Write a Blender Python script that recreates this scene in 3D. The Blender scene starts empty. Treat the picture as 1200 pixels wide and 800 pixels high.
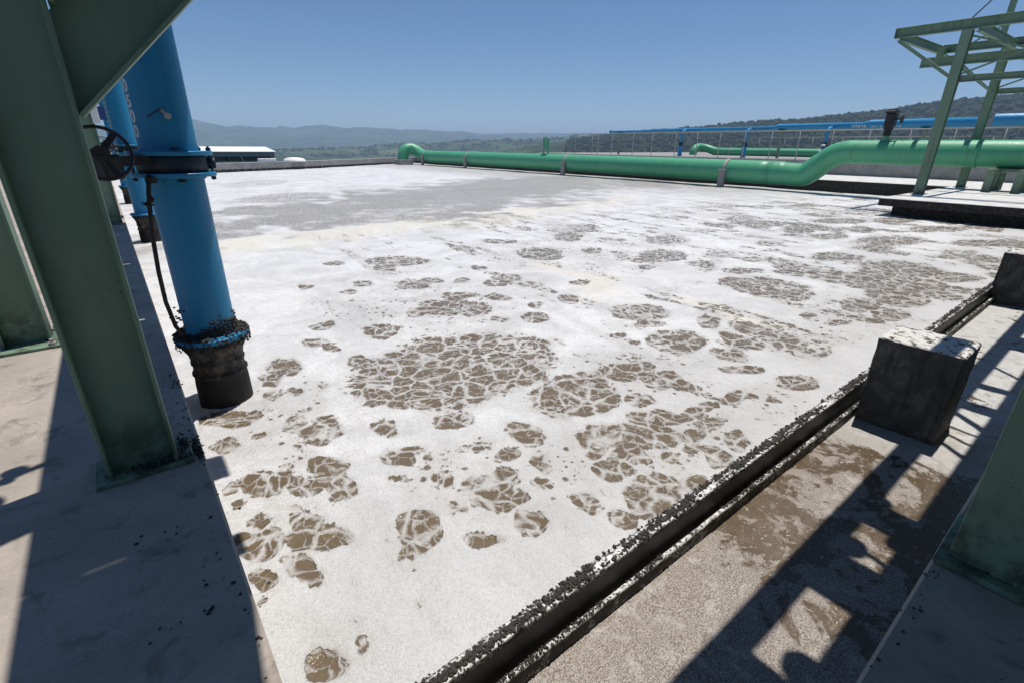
import bpy, math, random
import numpy as np
from mathutils import Vector, Matrix

random.seed(7)
S = bpy.context.scene
COL = S.collection
R = math.radians

# ------------------------------------------------------------------ mesh builder
class MB:
    def __init__(s):
        s.v = []; s.f = []; s.sm = []
    def add(s, vs, fs, smooth=False):
        o = len(s.v)
        s.v += [tuple(p) for p in vs]
        for f in fs:
            s.f.append([i + o for i in f]); s.sm.append(smooth)
    def box(s, x0, x1, y0, y1, z0, z1, c=0.0):
        """axis aligned box; c = chamfer of the edges"""
        if c <= 0:
            vs = [(x, y, z) for x in (x0, x1) for y in (y0, y1) for z in (z0, z1)]
            s.add(vs, [(0, 1, 3, 2), (4, 6, 7, 5), (0, 4, 5, 1), (2, 3, 7, 6), (0, 2, 6, 4), (1, 5, 7, 3)])
        else:
            s.obox(Vector(((x0+x1)/2, (y0+y1)/2, (z0+z1)/2)), Vector((1, 0, 0)), Vector((0, 1, 0)), Vector((0, 0, 1)),
                   (x1-x0)/2, (y1-y0)/2, (z1-z0)/2, c)
    def obox(s, o, ax, ay, az, hx, hy, hz, c=0.0):
        c = min(c, hx*.9, hy*.9, hz*.9)
        vs = []; idx = {}
        if c <= 0:
            for i in (-1, 1):
                for j in (-1, 1):
                    for k in (-1, 1):
                        vs.append(o + ax*hx*i + ay*hy*j + az*hz*k)
            s.add(vs, [(0, 1, 3, 2), (4, 6, 7, 5), (0, 4, 5, 1), (2, 3, 7, 6), (0, 2, 6, 4), (1, 5, 7, 3)])
            return
        for i in (-1, 1):
            for j in (-1, 1):
                for k in (-1, 1):
                    for d, (a, b, e) in enumerate(((hx, hy-c, hz-c), (hx-c, hy, hz-c), (hx-c, hy-c, hz))):
                        idx[(i, j, k, d)] = len(vs)
                        vs.append(o + ax*a*i + ay*b*j + az*e*k)
        fs = []
        sg = (-1, 1)
        for t in sg:
            fs.append([idx[(t, j, k, 0)] for j, k in ((-1, -1), (1, -1), (1, 1), (-1, 1))][::t])
            fs.append([idx[(i, t, k, 1)] for i, k in ((-1, -1), (-1, 1), (1, 1), (1, -1))][::t])
            fs.append([idx[(i, j, t, 2)] for i, j in ((-1, -1), (1, -1), (1, 1), (-1, 1))][::t])
        for i in sg:
            for j in sg:
                fs.append([idx[(i, j, -1, 0)], idx[(i, j, 1, 0)], idx[(i, j, 1, 1)], idx[(i, j, -1, 1)]])
                fs.append([idx[(i, -1, j, 0)], idx[(i, 1, j, 0)], idx[(i, 1, j, 2)], idx[(i, -1, j, 2)]])
                fs.append([idx[(-1, i, j, 1)], idx[(1, i, j, 1)], idx[(1, i, j, 2)], idx[(-1, i, j, 2)]])
                for k in sg:
                    fs.append([idx[(i, j, k, 0)], idx[(i, j, k, 1)], idx[(i, j, k, 2)]])
        s.add(vs, fs)
    def bar(s, a, b, w, h, up=(0, 0, 1), c=0.0):
        """straight bar from a to b, w across, h along up"""
        a, b = Vector(a), Vector(b); d = b - a; L = d.length; d.normalize()
        u = Vector(up); sd = d.cross(u)
        if sd.length < 1e-4:
            sd = d.cross(Vector((1, 0, 0)))
        sd.normalize(); u = sd.cross(d)
        s.obox((a+b)/2, d, sd, u, L/2, w/2, h/2, c)
    def ibeam(s, a, b, w, h, up=(0, 0, 1), tf=.02, tw=.014):
        """I section, flanges w wide, depth h along up"""
        a, b = Vector(a), Vector(b); d = (b-a).normalized(); u = Vector(up)
        sd = d.cross(u).normalized(); u = sd.cross(d)
        for k in (-1, 1):
            s.bar(a + u*k*(h-tf)/2, b + u*k*(h-tf)/2, w, tf, u, .003)
        s.bar(a, b, tw, h-2*tf-.001, u)
    def tube(s, pts, r, n=12, cap=True, smooth=True):
        pts = [Vector(p) for p in pts]; m = len(pts)
        rs = r if isinstance(r, (list, tuple)) else [r]*m
        T = []
        for i in range(m):
            T.append((pts[min(i+1, m-1)] - pts[max(i-1, 0)]).normalized())
        u = T[0].orthogonal().normalized(); vs = []
        for i in range(m):
            u = (u - T[i]*u.dot(T[i])).normalized(); w = T[i].cross(u)
            for k in range(n):
                a = 2*math.pi*k/n
                vs.append(pts[i] + (u*math.cos(a) + w*math.sin(a))*rs[i])
        fs = [(i*n+k, i*n+(k+1) % n, (i+1)*n+(k+1) % n, (i+1)*n+k) for i in range(m-1) for k in range(n)]
        s.add(vs, fs, smooth)
        if cap:
            s.add(vs[:n], [list(range(n))[::-1]]); s.add(vs[-n:], [list(range(n))])
    def lathe(s, prof, o=(0, 0, 0), axis='Z', n=48, smooth=False, jit=0.0):
        """prof: list of (radius, along)"""
        o = Vector(o); vs = []
        for r, z in prof:
            for k in range(n):
                a = 2*math.pi*k/n; q = r + (random.uniform(-jit, jit) if jit else 0)
                p = (q*math.cos(a), q*math.sin(a), z)
                if axis == 'X': p = (p[2], p[0], p[1])
                if axis == 'Y': p = (p[1], p[2], p[0])
                vs.append(o + Vector(p))
        m = len(prof)
        for i in range(m-1):
            s.add(vs[i*n:(i+2)*n], [(k, (k+1) % n, n+(k+1) % n, n+k) for k in range(n)], smooth)
    def torus(s, o, ax, R0, r, n=48, m=10):
        ax = Vector(ax).normalized(); u = ax.orthogonal().normalized(); w = ax.cross(u); o = Vector(o); vs = []
        for i in range(n):
            a = 2*math.pi*i/n; d = u*math.cos(a) + w*math.sin(a)
            for j in range(m):
                b = 2*math.pi*j/m
                vs.append(o + d*(R0 + r*math.cos(b)) + ax*r*math.sin(b))
        s.add(vs, [(i*m+j, ((i+1) % n)*m+j, ((i+1) % n)*m+(j+1) % m, i*m+(j+1) % m) for i in range(n) for j in range(m)], True)
    def bolt(s, x, y, z, r=.018, h=.05):
        s.lathe([(0, 0), (r*1.7, 0), (r*1.7, h*.45), (0.0, h*.45)], (x, y, z), n=6)
        s.lathe([(r*.9, h*.45), (r*.9, h), (0, h*1.02)], (x, y, z), n=10)
    def lump(s, o, r, sq=.7, sub=0):
        """one irregular clod"""
        t = (1+5**.5)/2
        vs = [(-1, t, 0), (1, t, 0), (-1, -t, 0), (1, -t, 0), (0, -1, t), (0, 1, t), (0, -1, -t), (0, 1, -t), (t, 0, -1), (t, 0, 1), (-t, 0, -1), (-t, 0, 1)]
        fs = [(0, 11, 5), (0, 5, 1), (0, 1, 7), (0, 7, 10), (0, 10, 11), (1, 5, 9), (5, 11, 4), (11, 10, 2), (10, 7, 6), (7, 1, 8),
              (3, 9, 4), (3, 4, 2), (3, 2, 6), (3, 6, 8), (3, 8, 9), (4, 9, 5), (2, 4, 11), (6, 2, 10), (8, 6, 7), (9, 8, 1)]
        a = random.uniform(0, 6.3); ca, sa = math.cos(a), math.sin(a); sx = random.uniform(.7, 1.3); out = []
        for p in vs:
            q = r*random.uniform(.7, 1.25)/1.9
            x, y, z = p[0]*q*sx, p[1]*q, p[2]*q*sq
            out.append((o[0]+x*ca-y*sa, o[1]+x*sa+y*ca, o[2]+z))
        s.add(out, fs)
    def build(s, name, mat, parent=None, **props):
        me = bpy.data.meshes.new(name)
        me.from_pydata(s.v, [], s.f); me.update()
        me.polygons.foreach_set('use_smooth', s.sm)
        import bmesh
        b = bmesh.new(); b.from_mesh(me)
        bmesh.ops.remove_doubles(b, verts=b.verts, dist=1e-5)
        bmesh.ops.recalc_face_normals(b, faces=b.faces); b.to_mesh(me); b.free()
        me.materials.append(mat)
        o = bpy.data.objects.new(name, me); COL.objects.link(o)
        if parent is not None: o.parent = parent; o.matrix_parent_inverse = Matrix.Translation(-parent_world(parent))
        for k, v in props.items(): o[k] = v
        return o

def parent_world(o):
    p = Vector(o.location)
    return p

def thing(name, loc, label, cat, group=None):
    o = bpy.data.objects.new(name, None); COL.objects.link(o)
    o.location = loc; o.empty_display_size = .2
    o['label'] = label; o['category'] = cat
    if group: o['group'] = group
    return o

def tag(o, label, cat, group=None):
    o['label'] = label; o['category'] = cat
    if group: o['group'] = group
    return o

def copy_tree(o, off, parent=None):
    c = o.copy(); COL.objects.link(c)
    if parent is None:
        c.location = Vector(o.location) + Vector(off)
    else:
        c.parent = parent
    for ch in list(o.children): copy_tree(ch, off, c)
    return c

# ------------------------------------------------------------------ 2-D noise for mesh fields
def _hash(ix, iy, seed):
    n = (ix.astype(np.int64)*374761393 + iy.astype(np.int64)*668265263 + seed*974634777) & 0xffffffff
    n = ((n ^ (n >> 13))*1274126177) & 0xffffffff
    return ((n ^ (n >> 16)) & 0xffffff)/float(0xffffff)
def vnoise(x, y, seed=0):
    ix, iy = np.floor(x), np.floor(y); fx, fy = x-ix, y-iy
    fx = fx*fx*(3-2*fx); fy = fy*fy*(3-2*fy)
    a = _hash(ix, iy, seed); b = _hash(ix+1, iy, seed); c = _hash(ix, iy+1, seed); d = _hash(ix+1, iy+1, seed)
    return (a*(1-fx)+b*fx)*(1-fy) + (c*(1-fx)+d*fx)*fy
def fbm(x, y, oct=4, seed=0):
    t = 0; a = .5; n = 0
    for k in range(oct):
        t = t + a*vnoise(x*2**k+k*17.3, y*2**k-k*9.1, seed+k); n += a; a *= .5
    return t/n
def worley(x, y, seed=0):
    """F1, F2 and the id of the nearest cell"""
    ix, iy = np.floor(x), np.floor(y); f1 = np.full(x.shape, 9.); f2 = f1.copy(); idn = np.zeros(x.shape)
    for i in (-1, 0, 1):
        for j in (-1, 0, 1):
            cx, cy = ix+i, iy+j
            px = cx + _hash(cx, cy, seed); py = cy + _hash(cx, cy, seed+5)
            d = np.hypot(px-x, py-y); m = d < f1
            f2 = np.where(m, f1, np.minimum(f2, d)); idn = np.where(m, _hash(cx, cy, seed+9), idn); f1 = np.where(m, d, f1)
    return f1, f2, idn
def sst(a, b, x):
    t = np.clip((x-a)/(b-a), 0, 1); return t*t*(3-2*t)

def grid_mesh(name, X, Y, Z, mat, attrs=None, smooth=True):
    ny, nx = X.shape
    me = bpy.data.meshes.new(name)
    co = np.stack([X, Y, Z], -1).reshape(-1, 3).astype(np.float32)
    i = np.arange(ny*nx).reshape(ny, nx)
    q = np.stack([i[:-1, :-1], i[:-1, 1:], i[1:, 1:], i[1:, :-1]], -1).reshape(-1, 4)
    me.vertices.add(len(co)); me.vertices.foreach_set('co', co.ravel())
    me.loops.add(q.size); me.loops.foreach_set('vertex_index', q.ravel().astype(np.int32))
    me.polygons.add(len(q)); me.polygons.foreach_set('loop_start', np.arange(0, q.size, 4, dtype=np.int32))
    me.polygons.foreach_set('use_smooth', np.full(len(q), smooth))
    me.update(calc_edges=True)
    for k, a in (attrs or {}).items():
        at = me.attributes.new(k, 'FLOAT', 'POINT'); at.data.foreach_set('value', a.ravel().astype(np.float32))
    me.materials.append(mat)
    o = bpy.data.objects.new(name, me); COL.objects.link(o)
    return o

# ------------------------------------------------------------------ node helper
class NT:
    def __init__(s, name, disp=False):
        s.m = bpy.data.materials.new(name); s.m.use_nodes = True
        s.t = s.m.node_tree; s.t.nodes.clear()
        s.out = s.t.nodes.new('ShaderNodeOutputMaterial')
        s.b = s.t.nodes.new('ShaderNodeBsdfPrincipled'); s.t.links.new(s.b.outputs[0], s.out.inputs[0])
        s.co = s.t.nodes.new('ShaderNodeTexCoord').outputs['Object']
    def put(s, sock, v):
        if isinstance(v, bpy.types.NodeSocket): s.t.links.new(v, sock)
        elif v is not None:
            if sock.type == 'RGBA' and len(v) == 3: v = (*v, 1)
            sock.default_value = v
    def node(s, kind, ins=None, **kw):
        n = s.t.nodes.new(kind)
        for k, v in kw.items(): setattr(n, k, v)
        for k, v in (ins or {}).items(): s.put(n.inputs[k], v)
        return n
    def noise(s, scale, detail=4, rough=.55, vec=None, dist=0.0, out=0):
        return s.node('ShaderNodeTexNoise', {'Vector': vec or s.co, 'Scale': scale, 'Detail': detail, 'Roughness': rough, 'Distortion': dist}).outputs[out]
    def vor(s, scale, vec=None, feature='F1', out=0, rnd=1.0, dims='3D'):
        return s.node('ShaderNodeTexVoronoi', {'Vector': vec or s.co, 'Scale': scale, 'Randomness': rnd}, feature=feature, voronoi_dimensions=dims).outputs[out]
    def math(s, op, a, b=None, c=None, clamp=False):
        n = s.t.nodes.new('ShaderNodeMath'); n.operation = op; n.use_clamp = clamp
        s.put(n.inputs[0], a); s.put(n.inputs[1], b)
        if c is not None: s.put(n.inputs[2], c)
        return n.outputs[0]
    def ss(s, x, a, b, lo=0.0, hi=1.0):
        n = s.node('ShaderNodeMapRange', {0: x, 1: a, 2: b, 3: lo, 4: hi}, interpolation_type='SMOOTHSTEP'); return n.outputs[0]
    def mix(s, f, a, b, mode='MIX'):
        n = s.t.nodes.new('ShaderNodeMix'); n.data_type = 'RGBA'; n.blend_type = mode
        s.put(n.inputs[0], f); s.put(n.inputs[6], a); s.put(n.inputs[7], b); return n.outputs[2]
    def mixf(s, f, a, b):
        n = s.t.nodes.new('ShaderNodeMix'); n.data_type = 'FLOAT'
        s.put(n.inputs[0], f); s.put(n.inputs[2], a); s.put(n.inputs[3], b); return n.outputs[0]
    def vadd(s, a, b, op='ADD'):
        n = s.t.nodes.new('ShaderNodeVectorMath'); n.operation = op
        s.put(n.inputs[0], a); s.put(n.inputs[1], b); return n.outputs[0]
    def vscale(s, a, k):
        n = s.t.nodes.new('ShaderNodeVectorMath'); n.operation = 'SCALE'
        s.put(n.inputs[0], a); s.put(n.inputs[3], k); return n.outputs[0]
    def warp(s, vec, scale, amt, detail=2):
        c = s.node('ShaderNodeTexNoise', {'Vector': vec, 'Scale': scale, 'Detail': detail}).outputs['Color']
        return s.vadd(vec, s.vscale(s.vadd(c, (.5, .5, .5), 'SUBTRACT'), amt))
    def attr(s, name):
        return s.node('ShaderNodeAttribute', attribute_name=name).outputs['Fac']
    def sep(s, vec=None):
        return s.node('ShaderNodeSeparateXYZ', {0: vec or s.co}).outputs
    def geo_z(s):
        return s.node('ShaderNodeSeparateXYZ', {0: s.t.nodes.new('ShaderNodeNewGeometry').outputs['Normal']}).outputs[2]
    def bump(s, h, strength=.3, dist=.01, n=None):
        return s.node('ShaderNodeBump', {'Height': h, 'Strength': strength, 'Distance': dist, 'Normal': n}).outputs[0]
    def set(s, **kw):
        nm = {'color': 'Base Color', 'rough': 'Roughness', 'metal': 'Metallic', 'normal': 'Normal', 'spec': 'Specular IOR Level', 'ior': 'IOR'}
        for k, v in kw.items(): s.put(s.b.inputs[nm[k]], v)
        return s.m
HAZE, SKY, SUNP, EXPO = 1.2e-4, .09, 4.6, .08

# ------------------------------------------------------------------ materials
def paint(name, base, dirt=(.05, .045, .035), rough=.38, dirt_amt=.35, chip=True, vary=.22):
    n = NT(name)
    v = n.noise(1.7, 5); f = n.noise(22, 4)
    c = n.mix(n.ss(v, .3, .75, 0, vary), base, tuple(x*.6 for x in base))
    c = n.mix(n.ss(f, .55, .8, 0, .16), c, tuple(min(1, x*1.5+.03) for x in base))
    st = n.noise(1.0, 6, .6, vec=n.vadd(n.co, (5.0, 5.0, .35), 'MULTIPLY'))
    c = n.mix(n.math('MULTIPLY', n.ss(st, .55, .78), dirt_amt), c, dirt)
    if chip:
        k = n.noise(38, 3, .6)
        c = n.mix(n.ss(k, .735, .76, 0, .8), c, (.09, .045, .025))
    r = n.mixf(n.ss(f, .3, .7), rough, rough+.22)
    return n.set(color=c, rough=r, normal=n.bump(n.noise(60, 3), .06, .004))

M = {}
def steel_paint():
    n = NT('green_steel_paint'); x, y, z = n.sep()
    v = n.noise(1.4, 5); f = n.noise(24, 4); st = n.noise(1.0, 6, .65, vec=n.vadd(n.co, (7.0, 7.0, .45), 'MULTIPLY'))
    c = n.mix(n.ss(v, .3, .72), (.145, .235, .155), (.185, .28, .188))
    c = n.mix(n.ss(st, .50, .74, 0, .55), c, (.055, .085, .055))
    c = n.mix(n.ss(st, .44, .30, 0, .35), c, (.20, .31, .225))
    low = n.math('MULTIPLY', n.ss(z, .55, .02), n.ss(n.noise(7, 5, .7), .38, .62))
    c = n.mix(n.math('MULTIPLY', low, .8), c, (.035, .030, .022))
    k = n.noise(30, 4, .7); rust = n.ss(k, .70, .735, 0, .9)
    c = n.mix(n.math('MULTIPLY', rust, n.ss(v, .45, .6)), c, (.11, .05, .022))
    spl = n.vor(48, vec=n.warp(n.co, 20, .03)); c = n.mix(n.math('MULTIPLY', n.math('LESS_THAN', spl, n.ss(n.noise(2.6, 3), .52, .75, 0, .22)), .8), c, (.016, .016, .014))
    return n.set(color=c, rough=n.mixf(n.ss(f, .3, .7), .40, .65), normal=n.bump(n.noise(50, 3), .10, .004))
M['green_steel'] = steel_paint()
M['green_pipe'] = paint('green_pipe_paint', (.075, .36, .195), dirt=(.10, .12, .06), dirt_amt=.6, rough=.36)
M['blue'] = paint('blue_pipe_paint', (.004, .20, .39), dirt=(.015, .045, .06), dirt_amt=.75, rough=.36)
M['blue_hi'] = paint('blue_header_paint', (.02, .25, .50), dirt=(.05, .08, .12), dirt_amt=.25, rough=.4)
M['rail'] = paint('galvanised_rail', (.33, .33, .30), dirt=(.12, .1, .08), rough=.5)
M['post'] = paint('grey_green_post', (.22, .28, .22), rough=.5)
M['black_iron'] = paint('black_iron', (.012, .012, .013), dirt=(.03, .03, .03), rough=.45, chip=False)
M['valve'] = paint('valve_body_dark', (.010, .022, .04), dirt=(.02, .02, .02), rough=.45, chip=False)
M['bolt'] = paint('zinc_bolt', (.38, .37, .33), dirt=(.14, .09, .05), rough=.45)
M['rubber'] = paint('black_hose', (.012, .012, .012), dirt=(.05, .045, .04), rough=.6, chip=False)
M['white'] = paint('white_sheet', (.78, .79, .80), dirt=(.4, .38, .34), dirt_amt=.3, rough=.5, chip=False, vary=.05)
M['letter'] = paint('white_lettering', (.62, .66, .66), dirt=(.2, .25, .3), rough=.5, chip=False, vary=.1)
M['grate'] = paint('overhead_steel', (.12, .2, .15))

def concrete(name, base, speck=.5, stain=.5, moss=0.0):
    n = NT(name)
    v = n.noise(1.3, 6, .6); f = n.noise(45, 5, .6); g = n.noise(6, 5, .6, dist=.6)
    c = n.mix(n.ss(v, .3, .7), tuple(x*.78 for x in base), tuple(min(.9, x*1.12) for x in base))
    c = n.mix(n.ss(f, .35, .75, 0, .35), c, tuple(x*.62 for x in base))
    c = n.mix(n.ss(g, .54, .72, 0, stain), c, (.15, .12, .09))
    sm = n.noise(2.2, 6, .7, vec=n.warp(n.co, 1.2, .5)); c = n.mix(n.ss(sm, .56, .70, 0, stain*.9), c, (.07, .058, .045))
    # dried dark scum specks thrown out of the tank, denser in some spots
    sp = n.vor(38, vec=n.warp(n.co, 18, .05), out=0); dens = n.noise(2.1, 3)
    sp2 = n.vor(70, vec=n.warp(n.co, 30, .02), out=0)
    th = n.ss(dens, .42, .72, .02, .30)
    s1 = n.math('LESS_THAN', sp, n.math('MULTIPLY', th, .62)); s2 = n.math('LESS_THAN', sp2, n.math('MULTIPLY', th, .75))
    s = n.math('MULTIPLY', n.math('MAXIMUM', s1, s2), speck)
    c = n.mix(s, c, (.012, .011, .010))
    crack = n.vor(.9, vec=n.warp(n.co, 3, .35, 4), feature='DISTANCE_TO_EDGE')
    c = n.mix(n.ss(crack, .003, .0, 0, .18), c, (.07, .06, .05))
    h = n.math('ADD', n.math('MULTIPLY', f, .6), n.math('MULTIPLY', s, .5))
    return n.set(color=c, rough=.85, normal=n.bump(h, .35, .006))
M['concrete'] = concrete('walkway_concrete', (.385, .335, .285), .75, .7)
M['concrete_far'] = concrete('platform_concrete', (.50, .49, .46), .25, .25)
M['pale_deck'] = concrete('pale_deck_concrete', (.62, .62, .61), .12, .12)
M['wet_concrete'] = concrete('wet_dark_concrete', (.030, .029, .026), .6, .5)
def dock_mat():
    n = NT('dock_concrete_shade_wet_sides')
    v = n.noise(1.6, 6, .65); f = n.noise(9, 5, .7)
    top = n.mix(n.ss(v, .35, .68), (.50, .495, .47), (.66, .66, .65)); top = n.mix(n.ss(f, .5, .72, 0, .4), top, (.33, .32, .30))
    side = n.mix(n.ss(f, .4, .7), (.014, .013, .012), (.05, .048, .043))  # side faces near black: their shade painted in, along with wet scum stain
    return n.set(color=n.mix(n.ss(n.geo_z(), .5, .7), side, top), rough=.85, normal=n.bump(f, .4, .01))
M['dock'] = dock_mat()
M['edge_wall'] = concrete('far_edge_concrete', (.30, .30, .29), .3, .4)

def pier_mat():
    n = NT('scummy_pier_concrete')
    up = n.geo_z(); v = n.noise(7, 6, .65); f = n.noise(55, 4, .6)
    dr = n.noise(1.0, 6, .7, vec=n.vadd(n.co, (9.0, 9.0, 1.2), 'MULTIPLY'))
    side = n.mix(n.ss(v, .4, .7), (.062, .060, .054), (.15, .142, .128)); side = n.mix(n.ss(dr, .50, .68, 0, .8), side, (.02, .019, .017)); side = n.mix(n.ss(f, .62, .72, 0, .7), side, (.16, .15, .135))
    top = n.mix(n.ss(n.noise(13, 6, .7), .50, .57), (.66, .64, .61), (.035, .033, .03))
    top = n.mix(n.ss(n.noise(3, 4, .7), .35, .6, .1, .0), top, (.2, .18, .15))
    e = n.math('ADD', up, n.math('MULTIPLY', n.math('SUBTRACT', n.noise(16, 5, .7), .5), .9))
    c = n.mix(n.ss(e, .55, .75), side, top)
    return n.set(color=c, rough=.8, normal=n.bump(n.math('ADD', f, v), .7, .02))
M['pier'] = pier_mat()

def crust_mat():
    n = NT('dark_scum_crust'); w = n.attr('foam')
    v = n.noise(40, 4)
    d = n.mix(v, (.014, .013, .011), (.055, .050, .042))
    c = n.mix(w, d, (.72, .71, .69))
    return n.set(color=c, rough=.75, normal=n.bump(n.noise(140, 3), .4, .006))
M['crust'] = crust_mat()

def clod_mat():
    n = NT('dried_scum_clods')
    c = n.mix(n.noise(60, 3), (.010, .010, .009), (.05, .045, .038))
    return n.set(color=c, rough=.8)
M['clod'] = clod_mat()

def crust_clod_mat():
    n = NT('scum_clod_crust'); v = n.noise(55, 4, .7); u = n.noise(14, 3)
    c = n.mix(n.ss(v, .35, .7), (.014, .013, .011), (.062, .056, .046)); c = n.mix(n.ss(u, .5, .75, 0, .6), c, (.11, .10, .085))
    return n.set(color=c, rough=.85, normal=n.bump(n.noise(220, 3), .5, .004))
M['crust_clod'] = crust_clod_mat()
def sleeve_mat():
    n = NT('scummy_sleeve')
    xyz = n.sep(); v = n.noise(9, 6, .7); f = n.noise(60, 4, .65)
    c = n.mix(n.ss(v, .42, .62), (.012, .011, .010), (.10, .088, .07))
    c = n.mix(n.ss(f, .6, .68, 0, .6), c, (.20, .18, .15))
    zb = n.math('ADD', xyz[2], n.math('MULTIPLY', n.math('SUBTRACT', v, .5), .18))
    c = n.mix(n.ss(zb, -.36, -.27, 1, 0), c, (.010, .009, .008))
    return n.set(color=c, rough=.7, normal=n.bump(n.math('ADD', f, v), .6, .015))
M['sleeve'] = sleeve_mat()

def foam_mat():
    n = NT('aerated_foam')
    D = n.attr('open'); G = n.attr('grey'); C = n.attr('cream')
    rag = n.math('MULTIPLY', n.math('SUBTRACT', n.noise(6.5, 5, .62), .5), n.ss(D, .02, .3, 0, .85))
    De = n.math('ADD', n.math('MULTIPLY', D, 1.50), rag, clamp=True)
    p = n.warp(n.warp(n.warp(n.co, 1.6, .42, 3), 5.0, .13, 2), 14.0, .05, 2)
    eA = n.vor(4.0, vec=p, feature='DISTANCE_TO_EDGE'); eB = n.vor(10.0, vec=p, feature='DISTANCE_TO_EDGE'); eC = n.vor(24, vec=p, feature='DISTANCE_TO_EDGE')
    inv = n.math('SUBTRACT', 1.0, De)
    tA = n.math('ADD', n.math('MULTIPLY_ADD', inv, .44, -.050), n.math('MULTIPLY', n.noise(3.0, 3, .6), .105))
    tB = n.math('ADD', n.math('MULTIPLY_ADD', inv, 0.55, -.29), n.math('MULTIPLY', n.noise(4.0, 4, .6), .46))
    tC = n.math('ADD', n.math('MULTIPLY_ADD', inv, 0.5, -.42), n.math('MULTIPLY', n.noise(3.5, 3), .52))
    bA = n.math('MULTIPLY', n.math('SUBTRACT', eA, tA), 10, clamp=True)
    bB = n.math('MULTIPLY', n.math('SUBTRACT', eB, tB), 6, clamp=True)
    bC = n.math('MULTIPLY', n.math('SUBTRACT', eC, tC), 7, clamp=True)
    fil = n.math('MULTIPLY', n.math('MULTIPLY', bA, bB), bC)
    # small round openings where the foam only starts to part
    q = n.warp(n.warp(n.co, 5.0, .10, 2), 26.0, .03, 2)
    i1 = n.vor(8.5, vec=q); i2 = n.vor(17, vec=q)
    d1 = n.math('SUBTRACT', n.math('MULTIPLY_ADD', De, .62, -.13), n.math('ADD', i1, n.math('MULTIPLY', n.math('SUBTRACT', n.noise(3.2, 2), .5), .5)))
    d2 = n.math('SUBTRACT', n.math('MULTIPLY_ADD', De, .58, -.19), n.math('ADD', i2, n.math('MULTIPLY', n.math('SUBTRACT', n.noise(4.4, 2), .5), .5)))
    isl = n.math('MAXIMUM', n.math('MULTIPLY', d1, 8, clamp=True), n.math('MULTIPLY', d2, 7, clamp=True))
    brown = n.math('MAXIMUM', fil, n.math('MULTIPLY', isl, n.ss(De, .95, .62)))
    wy = n.sep()[1]
    fine = n.noise(190, 2, .6); grit = n.noise(75, 3, .7); mid = n.noise(30, 4, .65); big = n.noise(.8, 5, .6, dist=1.2); swirl = n.noise(2.6, 5, .62, dist=1.6)
    fw = n.mix(n.ss(big, .36, .64), (.62, .62, .625), (.82, .82, .825))
    fw = n.mix(n.ss(swirl, .50, .74, 0, .34), fw, (.50, .49, .475))
    fw = n.mix(n.ss(mid, .40, .72, 0, .38), fw, (.44, .43, .41))
    fw = n.mix(n.ss(grit, .50, .68, 0, .42), fw, (.36, .35, .33))
    fw = n.mix(n.ss(fine, .50, .66, 0, .62), fw, (.28, .27, .25))
    fw = n.mix(n.ss(grit, .42, .30, 0, .5), fw, (.80, .80, .80))
    fw = n.mix(n.math('MULTIPLY', n.ss(wy, 4.2, 1.6, 0, .55), n.ss(big, .25, .6, .5, 1)), fw, (.46, .452, .44))
    thin = n.math('MULTIPLY', n.ss(De, .08, .9), n.noise(20, 4, .7))
    fw = n.mix(n.math('MULTIPLY', thin, .6, clamp=True), fw, (.33, .295, .24))
    fw = n.mix(n.math('MULTIPLY', C, n.ss(n.noise(9, 4), .3, .7, .35, 1)), fw, (.68, .64, .54))
    gm = n.ss(n.noise(13, 6, .85), .43, .54); gf = n.ss(n.noise(70, 3, .7), .4, .6, .5, 1)
    fw = n.mix(n.math('MULTIPLY', G, .5), fw, (.37, .345, .305))
    fw = n.mix(n.math('MULTIPLY', G, n.math('MULTIPLY', gm, gf)), fw, (.12, .115, .105))
    liq = n.mix(n.noise(4, 4), (.175, .128, .075), (.125, .092, .057))
    bub = n.ss(n.noise(75, 3, .7), .60, .70, 0, .55)
    liq = n.mix(bub, liq, (.42, .38, .32))
    c = n.mix(brown, fw, liq)
    h = n.math('MULTIPLY', n.math('ADD', n.math('MULTIPLY', grit, .5), n.math('MULTIPLY', mid, .6)), n.math('SUBTRACT', 1.0, n.math('MULTIPLY', brown, .7)))
    h = n.math('SUBTRACT', h, n.math('MULTIPLY', brown, .3))
    r = n.mixf(brown, .48, .16)
    return n.set(color=c, rough=r, spec=.4, normal=n.bump(h, .9, .018))
M['foam'] = foam_mat()

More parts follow.
